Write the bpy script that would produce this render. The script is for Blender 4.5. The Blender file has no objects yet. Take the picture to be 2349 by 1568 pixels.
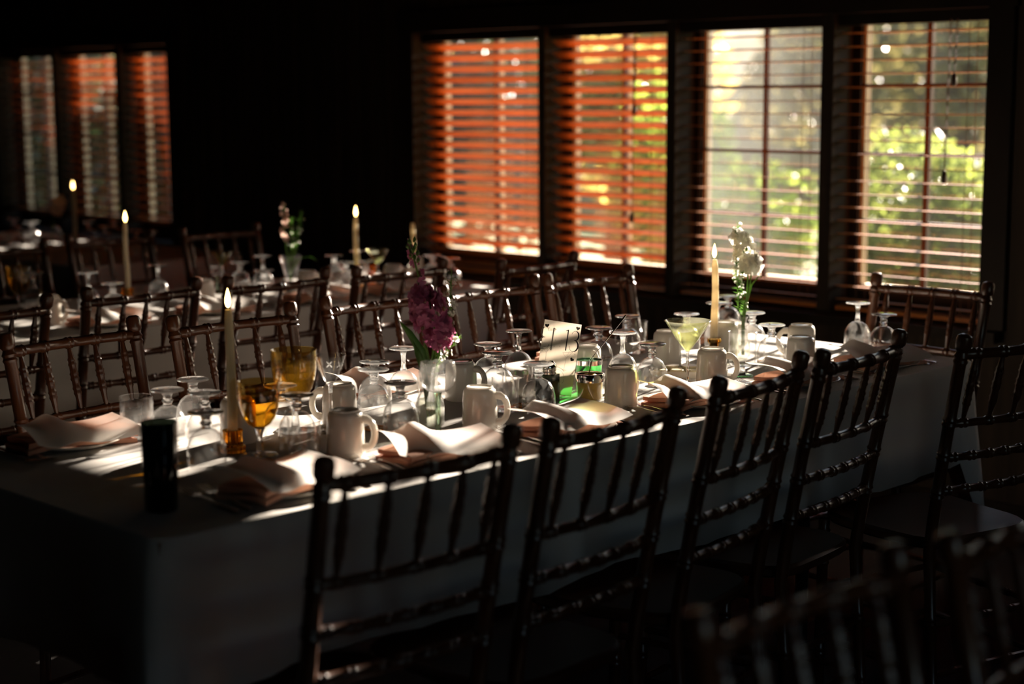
import bpy, math, random
from mathutils import Vector, Matrix
random.seed(13)
SC = bpy.context.scene; COL = SC.collection; PI = math.pi; R = math.radians
# ---------------------------------------------------------------- camera
YAW, PITCH, ROLL = R(-45.4), R(8.46), R(-0.3)
fwd = Vector((math.cos(PITCH)*math.sin(YAW), math.cos(PITCH)*math.cos(YAW), -math.sin(PITCH)))
rgt = Vector((math.cos(YAW), -math.sin(YAW), 0)); upv = rgt.cross(fwd)
rgt, upv = rgt*math.cos(ROLL)+upv*math.sin(ROLL), upv*math.cos(ROLL)-rgt*math.sin(ROLL)
cd = bpy.data.cameras.new('camera'); cam = bpy.data.objects.new('camera', cd); COL.objects.link(cam)
cd.sensor_width = 36; cd.lens = 3800/2349*36; cd.clip_start = .05; cd.clip_end = 200
cam.matrix_world = Matrix(((rgt.x, upv.x, -fwd.x, 0), (rgt.y, upv.y, -fwd.y, 0), (rgt.z, upv.z, -fwd.z, 1.457), (0, 0, 0, 1)))
cd.dof.use_dof = True; cd.dof.focus_distance = 3.9; cd.dof.aperture_fstop = 2.0; cd.dof.aperture_blades = 0
SC.camera = cam
# ---------------------------------------------------------------- light
SUN_AZ, SUN_EL = R(-14.4), R(14.9)
sdir = Vector((math.sin(SUN_AZ)*math.cos(SUN_EL), math.cos(SUN_AZ)*math.cos(SUN_EL), math.sin(SUN_EL)))
sl = bpy.data.lights.new('sun', 'SUN'); sun = bpy.data.objects.new('sun', sl); COL.objects.link(sun)
sl.energy = 54; sl.angle = R(.6); sl.color = (1, .87, .72)
sun.rotation_euler = sdir.to_track_quat('Z', 'Y').to_euler(); sun.location = (0, 8, 6)
wd = bpy.data.worlds.new('world'); SC.world = wd; wd.use_nodes = True
wn = wd.node_tree.nodes; wl = wd.node_tree.links
sky = wn.new('ShaderNodeTexSky'); sky.sky_type = 'NISHITA'; sky.sun_disc = False; sky.sun_elevation = SUN_EL; sky.sun_rotation = -SUN_AZ
wl.new(sky.outputs[0], wn['Background'].inputs[0]); wn['Background'].inputs[1].default_value = .45
al = bpy.data.lights.new('daylight_of_side_window', 'AREA'); ao = bpy.data.objects.new('daylight_of_side_window', al); COL.objects.link(ao)
al.shape = 'RECTANGLE'; al.size = 1.3; al.size_y = 1.0; al.energy = .19; al.color = (.86, .93, 1)
ao.location = (2.68, 1.6, 1.45); ao.rotation_euler = (0, R(90), 0)
SC.view_settings.view_transform = 'Standard'; SC.view_settings.look = 'None'; SC.view_settings.gamma = 1
SC.view_settings.exposure = .25; SC.view_settings.use_curve_mapping = False
cy = SC.cycles
cy.max_bounces = 12; cy.transparent_max_bounces = 40; cy.transmission_bounces = 10; cy.glossy_bounces = 5; cy.diffuse_bounces = 4
cy.sample_clamp_indirect = 3; cy.caustics_reflective = False; cy.caustics_refractive = False; cy.blur_glossy = .5
cy.use_denoising = True
# ---------------------------------------------------------------- materials
def mat(name):
    m = bpy.data.materials.new(name); m.use_nodes = True; nt = m.node_tree
    for n in list(nt.nodes):
        if n.type != 'OUTPUT_MATERIAL': nt.nodes.remove(n)
    return m, nt, next(n for n in nt.nodes if n.type == 'OUTPUT_MATERIAL')
def noise_col(nt, c1, c2, scale, stretch=(1, 1, 1), detail=4, lo=.35, hi=.65):
    tc = nt.nodes.new('ShaderNodeTexCoord'); mp = nt.nodes.new('ShaderNodeMapping'); mp.inputs['Scale'].default_value = stretch
    nz = nt.nodes.new('ShaderNodeTexNoise'); nz.inputs['Scale'].default_value = scale; nz.inputs['Detail'].default_value = detail
    cr = nt.nodes.new('ShaderNodeValToRGB'); cr.color_ramp.elements[0].position = lo; cr.color_ramp.elements[1].position = hi
    cr.color_ramp.elements[0].color = (*c1, 1); cr.color_ramp.elements[1].color = (*c2, 1)
    L = nt.links.new; L(tc.outputs['Object'], mp.inputs[0]); L(mp.outputs[0], nz.inputs[0]); L(nz.outputs[0], cr.inputs[0])
    return cr.outputs[0], nz.outputs[0]
def pbr(name, c1, c2=None, rough=.5, metal=0, scale=8, stretch=(1, 1, 1), bump=0, coat=0, trans=0, sheen=0, spec=.5, coat_rough=.15):
    m, nt, out = mat(name); p = nt.nodes.new('ShaderNodeBsdfPrincipled')
    col, fac = noise_col(nt, c1, c2 or tuple(.8*x for x in c1), scale, stretch)
    nt.links.new(col, p.inputs['Base Color']); p.inputs['Roughness'].default_value = rough; p.inputs['Metallic'].default_value = metal
    p.inputs['Coat Weight'].default_value = coat; p.inputs['Coat Roughness'].default_value = coat_rough; p.inputs['Specular IOR Level'].default_value = spec
    if bump:
        b = nt.nodes.new('ShaderNodeBump'); b.inputs['Strength'].default_value = bump; b.inputs['Distance'].default_value = .002
        nt.links.new(fac, b.inputs['Height']); nt.links.new(b.outputs[0], p.inputs['Normal'])
    sh = p.outputs[0]
    if trans:
        t = nt.nodes.new('ShaderNodeBsdfTranslucent'); nt.links.new(col, t.inputs[0]); mx = nt.nodes.new('ShaderNodeMixShader')
        mx.inputs[0].default_value = trans; nt.links.new(sh, mx.inputs[1]); nt.links.new(t.outputs[0], mx.inputs[2]); sh = mx.outputs[0]
    nt.links.new(sh, out.inputs[0]); return m
def thin_glass(name, tint=(1, 1, 1), ior=1.5, haze=.03, gloss=.045, dust=0, dust_scale=3):
    """clear wall of a glass or a pane: lets light straight through, mirrors at its rims, a trace of dust"""
    m, nt, out = mat(name); N = nt.nodes.new; L = nt.links.new
    tr = N('ShaderNodeBsdfTransparent'); tr.inputs[0].default_value = (*tint, 1)
    gl = N('ShaderNodeBsdfGlossy'); gl.inputs[0].default_value = (1, 1, 1, 1); gl.inputs['Roughness'].default_value = gloss
    fr = N('ShaderNodeLayerWeight'); fr.inputs[0].default_value = .5       # Schlick, the same from both sides of the thin wall
    pw = N('ShaderNodeMath'); pw.operation = 'POWER'; pw.inputs[1].default_value = 3.2; L(fr.outputs['Facing'], pw.inputs[0])
    ma = N('ShaderNodeMath'); ma.operation = 'MULTIPLY_ADD'; r0 = ((ior-1)/(ior+1))**2; ma.inputs[1].default_value = .9*(1-r0); ma.inputs[2].default_value = r0; L(pw.outputs[0], ma.inputs[0])
    mx = N('ShaderNodeMixShader'); L(ma.outputs[0], mx.inputs[0]); L(tr.outputs[0], mx.inputs[1])
    g2 = N('ShaderNodeBsdfGlossy'); g2.inputs['Roughness'].default_value = .2; mg = N('ShaderNodeMixShader'); mg.inputs[0].default_value = .22
    L(gl.outputs[0], mg.inputs[1]); L(g2.outputs[0], mg.inputs[2]); L(mg.outputs[0], mx.inputs[2])
    df = N('ShaderNodeBsdfTranslucent'); df.inputs[0].default_value = (.9, .88, .84, 1)
    m2 = N('ShaderNodeMixShader'); m2.inputs[0].default_value = haze; L(mx.outputs[0], m2.inputs[1]); L(df.outputs[0], m2.inputs[2])
    if dust:
        c, f = noise_col(nt, (haze,)*3, (haze+dust,)*3, dust_scale, (1, 1, .6), 6, .4, .75); L(c, m2.inputs[0])
    L(m2.outputs[0], out.inputs[0]); return m
def solid_glass(name, col=(1, 1, 1), ior=1.5, rough=0):
    m, nt, out = mat(name); g = nt.nodes.new('ShaderNodeBsdfGlass'); g.inputs[0].default_value = (*col, 1); g.inputs['IOR'].default_value = ior
    g.inputs['Roughness'].default_value = rough; nt.links.new(g.outputs[0], out.inputs[0]); return m
def emit(name, col, s):
    m, nt, out = mat(name); e = nt.nodes.new('ShaderNodeEmission'); e.inputs[0].default_value = (*col, 1); e.inputs[1].default_value = s
    nt.links.new(e.outputs[0], out.inputs[0]); return m
def leafm(name, c1, c2, trans=.55, scale=3, rough=.45):
    return pbr(name, c1, c2, rough, scale=scale, trans=trans)
def glass_foot(name, haze, col=(1, 1, 1)):
    m, nt, out = mat(name); g = nt.nodes.new('ShaderNodeBsdfGlass'); g.inputs[0].default_value = (*col, 1); g.inputs['IOR'].default_value = 1.5; g.inputs['Roughness'].default_value = .03
    d = nt.nodes.new('ShaderNodeBsdfTranslucent'); mx = nt.nodes.new('ShaderNodeMixShader'); mx.inputs[0].default_value = haze
    d.inputs[0].default_value = (.9, .9, .88, 1); nt.links.new(g.outputs[0], mx.inputs[1]); nt.links.new(d.outputs[0], mx.inputs[2])  # whitish translucent mix stands in for scattered sun and window reflections in the glass
    g2 = nt.nodes.new('ShaderNodeBsdfGlossy'); g2.inputs['Roughness'].default_value = .2; m2 = nt.nodes.new('ShaderNodeMixShader'); m2.inputs[0].default_value = .04; nt.links.new(mx.outputs[0], m2.inputs[1]); nt.links.new(g2.outputs[0], m2.inputs[2]); nt.links.new(m2.outputs[0], out.inputs[0]); return m
M = dict(
    chair=pbr('mahogany_lacquer', (.075, .024, .008), (.04, .012, .004), .33, scale=14, stretch=(1, 1, .15), coat=.1, spec=.4),
    seat=pbr('chair_seat_wood', (.06, .02, .008), (.035, .012, .005), .35, scale=10),
    cloth=pbr('white_linen', (.54, .51, .48), (.49, .46, .43), .85, scale=6, bump=.1, spec=.15),
    table=pbr('table_wood', (.2, .13, .08), None, .6),
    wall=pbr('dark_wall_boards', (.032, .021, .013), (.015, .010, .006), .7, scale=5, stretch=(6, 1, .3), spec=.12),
    trim=pbr('dark_window_trim', (.014, .008, .004), (.008, .005, .003), .6, scale=6, stretch=(1, 1, .3), spec=.15),
    ceil=pbr('dark_ceiling', (.03, .02, .014), None, .8), floor=pbr('dark_carpet', (.02, .014, .011), (.012, .009, .008), .95, scale=60),
    sash=pbr('red_brown_sash', (.07, .022, .011), (.04, .012, .007), .5, scale=5),
    cream=pbr('cream_sash_paint', (.50, .37, .22), (.42, .3, .18), .6, scale=6),
    slat=pbr('stained_wood_slats', (.36, .118, .027), (.27, .083, .017), .36, scale=4, stretch=(.4, 1, 8), spec=.4),
    cord=pbr('brown_cord', (.12, .06, .03), None, .8), tassel=pbr('dark_tassel', (.03, .015, .01), None, .5),
    glass=glass_foot('clear_glass', .09), bowl=thin_glass('clear_glass_wall', haze=.007),
    amber=thin_glass('amber_glass_wall', (.88, .73, .38), haze=.006), amber_s=solid_glass('amber_glass', (.97, .68, .25)),
    green=thin_glass('green_tinted_wall', (.92, .94, .70), haze=.03), palegreen=solid_glass('pale_green_glass', (.82, .98, .84)),
    dark=thin_glass('dark_glass_wall', (.10, .12, .10), haze=.02), tan=thin_glass('etched_glass', haze=.12),
    liquid=thin_glass('white_wine', (.96, .91, .62), 1.33, haze=.012), darkliq=pbr('dark_drink', (.012, .01, .008), None, .2),
    orange=thin_glass('orange_glass_wall', (.95, .42, .05), haze=.35), orange_s=pbr('orange_glass', (.9, .33, .03), None, .2, trans=.5),
    mug=pbr('white_china', (.86, .81, .73), (.84, .79, .71), .14, coat=.4, trans=.13), wax=pbr('ivory_wax', (.85, .74, .52), (.8, .68, .46), .45, trans=.35),
    wick=pbr('charred_wick', (.01, .01, .01), None, .9), flame=emit('flame', (1, .62, .2), 14),
    steel=pbr('steel', (.75, .74, .72), (.7, .69, .67), .13, 1), brass=pbr('brass', (.75, .5, .18), None, .25, 1),
    mustard=pbr('mustard', (.62, .42, .08), (.5, .32, .05), .5, scale=60, bump=.5), greenrim=pbr('green_enamel', (.05, .2, .07), None, .3),
    black=pbr('black_plastic', (.012, .012, .012), None, .3), ink=pbr('black_ink', (.015, .01, .015), None, .6), grey=pbr('grey_ink', (.42, .37, .33), None, .6),
    softink=pbr('soft_brown_ink', (.2, .15, .13), None, .6), paper=pbr('card_paper', (.82, .77, .7), (.8, .75, .68), .7, trans=.35, scale=30),
    menu=pbr('menu_paper', (.88, .85, .81), (.86, .83, .79), .7, trans=.5), napkin=pbr('blush_napkin', (.78, .42, .28), (.7, .36, .24), .85, scale=20, trans=.22, bump=.2),
    wire=pbr('gold_wire', (.6, .42, .2), None, .3, 1), plate=thin_glass('clear_plate', haze=.05), butter=pbr('butter', (.85, .74, .5), None, .5, trans=.2),
    foil=pbr('foil_lid', (.8, .74, .66), None, .3, .8), rind=pbr('orange_rind', (.55, .2, .03), None, .6), pulp=pbr('dried_orange_pulp', (.6, .3, .06), (.35, .13, .02), .6, scale=80, trans=.3),
    magenta=pbr('magenta_petals', (.40, .08, .20), (.54, .19, .32), .6, scale=40, trans=.4), white=pbr('white_petals', (.88, .86, .78), (.9, .88, .8), .6, scale=30, trans=.55),
    pink=pbr('pink_petals', (.75, .5, .42), None, .6, trans=.4), stemg=pbr('green_stem', (.16, .3, .05), (.1, .2, .03), .5, trans=.3), leaf=pbr('green_leaf', (.08, .2, .03), (.14, .3, .05), .45, trans=.4),
    water=thin_glass('vase_water', (.95, .97, .9), 1.33, haze=.04),
    bush=leafm('bush_leaves', (.30, .34, .07), (.14, .19, .035), .45), bush2=leafm('bright_shrub_leaves', (.42, .48, .08), (.25, .36, .05)), bush3=leafm('added_hedge_leaves', (.035, .065, .02), (.015, .035, .012), .25),  # bush3 leaves darkened so the added hedges read as shade
    tree=leafm('tree_leaves', (.22, .18, .06), (.11, .11, .04), .45), tree2=leafm('golden_tree_leaves', (.62, .45, .13), (.42, .32, .09), .5), bark=pbr('bark', (.09, .06, .045), None, .9, scale=10),
    hill=pbr('hillside_scrub', (.27, .19, .06), (.10, .09, .03), .95, scale=.5, stretch=(1, 1, 1.5)), grass=pbr('grass', (.12, .16, .04), (.2, .22, .06), .95, scale=2), outwall=pbr('outer_siding', (.3, .26, .2), None, .8),
)
PANES = [thin_glass('window_pane_dusty', haze=.002, dust=.016, dust_scale=2.2), thin_glass('window_pane_clear', haze=.0005, dust=.003, dust_scale=2.5)]
# ---------------------------------------------------------------- mesh helpers
class MB:
    def __init__(s): s.v = []; s.f = []
    def add(s, vs, fs):
        o = len(s.v); s.v += [tuple(v) for v in vs]; s.f += [tuple(i+o for i in f) for f in fs]; return s
    def box(s, c, d, rz=0, ry=0, rx=0):
        m = Matrix.Rotation(rz, 3, 'Z') @ Matrix.Rotation(ry, 3, 'Y') @ Matrix.Rotation(rx, 3, 'X'); c = Vector(c)
        vs = [c+m@Vector((x*d[0]/2, y*d[1]/2, z*d[2]/2)) for x in (-1, 1) for y in (-1, 1) for z in (-1, 1)]
        return s.add(vs, [(0, 1, 3, 2), (4, 6, 7, 5), (0, 4, 5, 1), (2, 3, 7, 6), (0, 2, 6, 4), (1, 5, 7, 3)])
    def lathe(s, prof, n=28, c=(0, 0, 0), closed=False, ribs=0, rib=0):
        vs = []; fs = []; k = len(prof)
        for r, z in prof:
            for i in range(n):
                a = 2*PI*i/n; rr = r*(1+rib*math.cos(ribs*a)) if ribs else r
                vs.append((c[0]+rr*math.cos(a), c[1]+rr*math.sin(a), c[2]+z))
        for j in range(k-1 if not closed else k):
            for i in range(n):
                a, b = j*n+i, j*n+(i+1) % n; d = ((j+1) % k)*n+i; e = ((j+1) % k)*n+(i+1) % n
                fs.append((a, b, e, d))
        if not closed:
            if prof[0][0] > 1e-5: fs.append(tuple(range(n-1, -1, -1)))
            if prof[-1][0] > 1e-5: fs.append(tuple((k-1)*n+i for i in range(n)))
        return s.add(vs, fs)
    def tube(s, pts, rad, n=10, cap=True, flat=1):
        pts = [Vector(p) for p in pts]; k = len(pts); rad = rad if isinstance(rad, (list, tuple)) else [rad]*k; vs = []; fs = []
        up = None
        for j, p in enumerate(pts):
            t = (pts[min(j+1, k-1)]-pts[max(j-1, 0)]).normalized()
            if up is None: up = Vector((0, 0, 1)) if abs(t.z) < .9 else Vector((1, 0, 0))
            a = t.cross(up).normalized(); b = a.cross(t).normalized(); up = b
            for i in range(n):
                w = 2*PI*i/n; vs.append(p+a*rad[j]*math.cos(w)+b*rad[j]*flat*math.sin(w))
        for j in range(k-1):
            for i in range(n): fs.append((j*n+i, (j+1)*n+i, (j+1)*n+(i+1) % n, j*n+(i+1) % n))
        if cap: fs += [tuple(range(n)), tuple((k-1)*n+i for i in range(n-1, -1, -1))]
        return s.add(vs, fs)
    def sheet(s, f, nu, nv, th=0):
        vs = [f(u/nu, v/nv) for v in range(nv+1) for u in range(nu+1)]; w = nu+1
        fs = [(v*w+u, v*w+u+1, (v+1)*w+u+1, (v+1)*w+u) for v in range(nv) for u in range(nu)]
        if th:
            n = len(vs); vs2 = [(x, y, z-th) for x, y, z in vs]; fs2 = [tuple(i+n for i in reversed(q)) for q in fs]
            edge = [u for u in range(nu+1)]+[v*w+nu for v in range(1, nv+1)]+[nv*w+u for u in range(nu-1, -1, -1)]+[v*w for v in range(nv-1, 0, -1)]
            fs = fs+fs2+[(edge[i], edge[i]+n, edge[(i+1) % len(edge)]+n, edge[(i+1) % len(edge)]) for i in range(len(edge))]; vs = vs+vs2
        return s.add(vs, fs)
    def build(s, name, m, parent=None, smooth=True):
        me = bpy.data.meshes.new(name); me.from_pydata(s.v, [], s.f); me.materials.append(m)
        if smooth: me.polygons.foreach_set('use_smooth', [True]*len(me.polygons))
        o = bpy.data.objects.new(name, me); COL.objects.link(o)
        if parent: o.parent = parent
        if smooth:
            try: me.set_sharp_from_angle(angle=R(40))
            except Exception: pass
        return o
def tag(o, label, cat, group=None, kind=None):
    if label: o['label'] = label
    if cat: o['category'] = cat
    if group: o['group'] = group
    if kind: o['kind'] = kind
    return o
def thing(name, loc=(0, 0, 0), rz=0, label=None, cat=None, group=None):
    o = bpy.data.objects.new(name, None); COL.objects.link(o); o.location = loc; o.rotation_euler = (0, 0, rz); o.empty_display_size = .05
    return tag(o, label, cat, group)
def struct(o): o['kind'] = 'structure'; return o
def kids(o): return [c for c in bpy.data.objects if c.parent is o]
def copy_tree(o, parent=None, ch=None):
    c = o.copy(); COL.objects.link(c); c.parent = parent
    for k in (kids(o)): copy_tree(k, c)
    return c
PROTO = {}
def place(kind, maker, x, y, z, rz, label, cat, group=None, sc=1):
    """build the first of a kind, copy it with its parts for every further one"""
    if kind not in PROTO: o = PROTO[kind] = maker()
    else: o = copy_tree(PROTO[kind])
    o.location = (x, y, z); o.rotation_euler = (0, 0, rz); o.scale = (sc, sc, sc)
    for k in ('group',):
        if k in o: del o[k]
    return tag(o, label, cat, group)
# ---------------------------------------------------------------- the room
WY, WT = 4.9, .16                       # inner face of the window wall, its thickness
OPEN = [(-4.08, -3.42), (-3.368, -2.765), (-4.77, -4.125), (-5.56, -4.81), (-8.0, -7.51), (-8.68, -8.05), (-9.36, -8.73), (-2.27, -1.93)]
ZB, ZT = .69, 1.73
wb = MB(); xs = sorted(OPEN); edges = [-12]+[e for o in xs for e in o]+[2.6]
for i in range(0, len(edges), 2): wb.box(((edges[i]+edges[i+1])/2, WY+WT/2, 1.3), (edges[i+1]-edges[i], WT, 2.6))
for a, b in xs:
    wb.box(((a+b)/2, WY+WT/2, ZB/2), (b-a, WT, ZB)); wb.box(((a+b)/2, WY+WT/2, (2.6+ZT)/2), (b-a, WT, 2.6-ZT))
for k in range(40):                     # board joints standing proud of the blank wall between the windows
    x = -7.4+k*.155
    if -7.42 < x < -5.65: wb.box((x, WY-.006, 1.3), (.12, .012, 2.6))
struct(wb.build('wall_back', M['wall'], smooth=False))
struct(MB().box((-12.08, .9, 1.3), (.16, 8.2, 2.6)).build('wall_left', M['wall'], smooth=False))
wr = MB().box((2.68, -1.3, 1.3), (.16, 3.6, 2.6)).box((2.68, 3.6, 1.3), (.16, 2.6, 2.6)).box((2.68, 1.4, .45), (.16, 1.8, .9)).box((2.68, 1.4, 2.3), (.16, 1.8, .6))
struct(wr.build('wall_right', M['wall'], smooth=False))
struct(MB().box((-4.7, -3.18, 1.3), (14.9, .16, 2.6)).build('wall_front', M['wall'], smooth=False))
struct(MB().box((-4.7, .94, -.05), (14.9, 8.4, .1)).build('floor', M['floor'], smooth=False))
struct(MB().box((-4.7, .94, 2.65), (14.9, 8.4, .1)).build('ceiling', M['ceil'], smooth=False))
tr = MB()
for a, b in ((-5.56, -2.765), (-9.36, -7.51)):
    tr.box(((a+b)/2, WY-.012, ZT+.045), (b-a+.2, .024, .09)); tr.box(((a+b)/2, WY-.03, ZB-.02), (b-a+.16, .06, .035))
    tr.box((a-.045, WY-.012, (ZT+ZB)/2), (.09, .024, ZT-ZB)); tr.box((b+.045, WY-.012, (ZT+ZB)/2), (.09, .024, ZT-ZB))
struct(tr.build('trim_1', M['trim'], smooth=False))
struct(MB().box((-2.45, WY-.03, 1.3), (.1, .06, 2.6)).build('trim_2', M['trim'], smooth=False))
struct(MB().box((-4.7, WY-.01, .06), (14.5, .02, .12)).build('baseboard_back', M['trim'], smooth=False))
def window(n, a, b, pane, zg0=.765):
    w = thing('window_%d' % n); w['kind'] = 'structure'; GY = WY+.135
    fr = MB()
    for x0, x1, z0, z1 in ((a, a+.035, ZB, ZT), (b-.035, b, ZB, ZT), (a+.035, b-.035, ZT-.035, ZT), (a+.035, b-.035, ZB, zg0)):
        fr.box(((x0+x1)/2, GY-.005, (z0+z1)/2), (x1-x0, .03, z1-z0))
    fr.build('window_frame', M['trim'], w, False)
    mu = MB(); mc = MB(); xm = (a+b)/2+.005
    mu.box((xm, GY-.012, (zg0+ZT)/2), (.018, .016, ZT-zg0))
    if n > 2: mc.box((xm, GY+.018, (zg0+ZT)/2), (.010, .026, ZT-zg0))
    for k in range(1, 4):
        z = zg0+(ZT-.02-zg0)*k/4+.01; mu.box((xm, GY-.012, z), (b-a-.07, .014, .012))
    mu.build('muntins', M['sash'], w, False)
    mc.box((a+.041, GY+.014, (zg0+ZT)/2), (.012, .034, ZT-zg0)).box((b-.045, GY+.02, (zg0+ZT)/2), (.022, .05, ZT-zg0)).box((xm, GY+.02, zg0+.008), (b-a-.07, .05, .02))
    c = mc.build('outer_sash', M['cream'], w, False)
    MB().box(((a+b)/2, GY, (zg0+ZT)/2), (b-a-.06, .003, ZT-zg0)).build('pane', PANES[pane], w, False)
for i, (a, b) in enumerate(OPEN): window(i+1, a, b, 0 if i == 0 else 1)
w = thing('window_9'); w['kind'] = 'structure'
f8 = MB()
for y0, y1, z0, z1 in ((.5, .56, .9, 2), (2.24, 2.3, .9, 2), (.5, 2.3, .9, .96), (.5, 2.3, 1.94, 2), (1.37, 1.43, .9, 2)): f8.box((2.66, (y0+y1)/2, (z0+z1)/2), (.08, y1-y0, z1-z0))
f8.build('window_frame', M['trim'], w, False)
def blind(a, b, tilt, label, low=.705, tassels=()):
    t = thing('wooden_blind', ((a+b)/2, WY+.055, 0), 0, label, 'window blind', 'wooden slat blinds in the windows')
    W = b-a-.012; pitch = .0465; sl_ = MB(); z = low+.03; n = 0
    while z < ZT-.05:
        tl = tilt+random.uniform(-.012, .012); tt = R(tilt)+random.uniform(-.02, .02)
        if z < low+.14: tt += R(3)
        sl_.box((0, 0, z), (W, .05, .0028), rx=-tt); z += pitch; n += 1
    sl_.build('slats', M['slat'], t, False)
    MB().box((0, 0, ZT-.02), (W, .055, .038)).build('head_rail', M['trim'], t, False)
    MB().box((0, 0, low), (W, .05, .016)).build('bottom_rail', M['slat'], t, False)
    for fx in (-.5*W+.09, .5*W-.09):
        for dy in (-.027, .027): MB().tube([(fx, dy, low), (fx, dy, ZT-.03)], .0011, 5).build('ladder_cord', M['cord'], t)
    for x, z in tassels:
        pc = MB().tube([(x-(a+b)/2, -.034, ZT-.03), (x-(a+b)/2-.004, -.036, z)], .0013, 5).tube([(x-(a+b)/2+.006, -.034, ZT-.03), (x-(a+b)/2-.002, -.036, z)], .0013, 5).build('pull_cord', M['cord'], t)
        MB().lathe([(.002, .022), (.007, .017), (.0095, .004), (.0095, -.012), (.006, -.02), (0, -.021)], 12, (x-(a+b)/2-.003, -.036, z)).build('tassel', M['tassel'], pc)
blind(*OPEN[0], 2, 'open slat blind of the bright window behind the white flowers')
blind(*OPEN[1], 2, 'open slat blind of the rightmost window, in front of the green bush', tassels=((-2.905, 1.5), (-2.93, 1.18)))
blind(*OPEN[2], 28, 'tilted orange-lit slat blind second from the left of the four big windows', tassels=((-4.30, 1.4), (-4.31, .98)))
blind(*OPEN[3], 30, 'tilted orange-lit slat blind leftmost of the four big windows')
blind(*OPEN[4], 22, 'dim slat blind at the right of the far left window row', low=.79)
blind(*OPEN[5], 26, 'dim orange slat blind in the middle of the far left window row', low=.79)
blind(*OPEN[6], 18, 'dim greenish slat blind at the left edge of the far left window row', low=.79)
blind(*OPEN[7], 3, 'narrow open slat blind right of the dark post, past the picture edge')
# ---------------------------------------------------------------- outdoors
struct(MB().box((-6, 20, -.35), (50, 29.6, .1)).build('ground', M['grass'], smooth=False))
def hillf(u, v):
    x = -45+70*u; y = 17+22*v
    return (x, y, -.3+5.6*(v**.8)+.5*math.sin(x*.4+1)*v+.3*math.sin(x*1.1)*v)
struct(MB().sheet(hillf, 50, 16).build('hillside', M['hill']))
def crown(mb, c, rx, ry, rz, n, s, lumps=9, seed=0):
    rr = random.Random(seed); L = []
    for i in range(lumps):
        a = rr.uniform(0, 2*PI); e = rr.uniform(-.5, 1); q = rr.uniform(.35, .75)
        L.append((c[0]+rx*q*math.cos(a)*math.cos(e), c[1]+ry*q*math.sin(a)*math.cos(e), c[2]+rz*q*math.sin(e), rr.uniform(.35, .6)))
    for i in range(n):
        lx, ly, lz, lr = L[rr.randrange(lumps)]
        d = Vector((rr.gauss(0, 1), rr.gauss(0, 1), rr.gauss(0, 1))).normalized()*rr.uniform(.75, 1.02)
        p = Vector((lx+d.x*rx*lr, ly+d.y*ry*lr, lz+d.z*rz*lr)); q = s*rr.uniform(.6, 1.3)
        a = Vector((rr.gauss(0, 1), rr.gauss(0, 1), rr.gauss(0, .6))).normalized(); b = a.cross(Vector((rr.gauss(0, 1), rr.gauss(0, 1), rr.gauss(0, 1)))).normalized()
        mb.add([p-a*q, p-b*q*.5+a*q*.1, p+a*q, p+b*q*.5+a*q*.1], [(0, 1, 2), (0, 2, 3)])
def shrub(x, y, z0, rx, ry, h, m, n, s, label, seed, cat='bush', group=None):
    t = thing('leafy_bush', (x, y, z0), 0, label, cat, group)
    mb = MB(); crown(mb, (0, 0, h*.5), rx, ry, h*.52, n, s, 14, seed); mb.build('foliage', M[m], t, False)
    st = MB(); rr = random.Random(seed)
    for i in range(6):
        a = rr.uniform(0, 2*PI); st.tube([(0, 0, 0), (rx*.3*math.cos(a), ry*.3*math.sin(a), h*.4), (rx*.5*math.cos(a), ry*.5*math.sin(a), h*.75)], [.03, .02, .01], 6)
    st.build('stem', M['bark'], t)
GB = 'bushes outside the windows'
shrub(-4.86, 8.2, -.3, .66, .6, 1.5, 'bush', 12000, .032, 'sunlit green bush outside the rightmost window', 3, group=GB)
shrub(-3.72, 8.0, -.3, .42, .5, 1.35, 'bush', 5000, .03, 'sunlit bush at the right edge of the rightmost window', 4, group=GB)
shrub(-7.1, 9.2, -.3, .8, .6, 1.25, 'bush2', 5000, .04, 'bright yellow-green bush outside the window behind the white flowers', 5, group=GB)
shrub(-5.95, 10.4, -.3, .5, .6, 1.0, 'bush2', 4000, .04, 'low bright shrub between the two clear windows', 6, group=GB)
shrub(-8.5, 10.2, -.3, .5, .6, 2.0, 'bush2', 5000, .04, 'bright bush seen through the second blind from the left', 7, group=GB)
shrub(-10.3, 9.5, -.3, 1.0, .6, 2.6, 'bush3', 9000, .055, 'added dark green bush dimming the view behind the leftmost orange blind', 8, group=GB)  # put in to darken what shows through the leftmost big window
shrub(-9.7, 6.9, -.3, 1.5, .6, 2.9, 'bush3', 14000, .07, 'added dark green hedge blocking sun outside the far left window', 9, group=GB)  # hedge added to keep the sun off the far left windows
shrub(-13.0, 7.1, -.3, 1.7, .6, 3.0, 'bush3', 14000, .07, 'left end of the added dark hedge blocking sun outside the far left window', 10, group=GB)  # continues the added sun-blocking hedge to the left
def tree(x, y, h, rx, m, n, label, seed, z0=-.3):
    t = thing('tree', (x, y, z0), 0, label, 'tree', 'trees beyond the windows'); rr = random.Random(seed)
    mb = MB(); crown(mb, (0, 0, h*.6), rx, rx, h*.42, n, .09, 16, seed); mb.build('crown', M[m], t, False)
    tk = MB().tube([(0, 0, -.3), (.1, 0, h*.3), (-.1, .1, h*.7)], [.16, .12, .05], 8)
    for i in range(5):
        a = rr.uniform(0, 2*PI); tk.tube([(0, 0, h*(.25+.08*i)), (rx*.6*math.cos(a), rx*.6*math.sin(a), h*(.5+.08*i))], [.06, .02], 6)
    tk.build('trunk', M['bark'], t)
tl = ['golden tree high on the slope outside the rightmost window', 'olive tree left of the golden tree outside the rightmost window', 'hazy golden tree behind the white flowers window', 'olive tree at the left side of the white flowers window', 'tree seen through the second orange blind', 'tree seen through the leftmost orange blind', 'dark tree outside the far left window', 'dark tree farthest left outside', 'olive tree above the low shrub on the slope']
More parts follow.
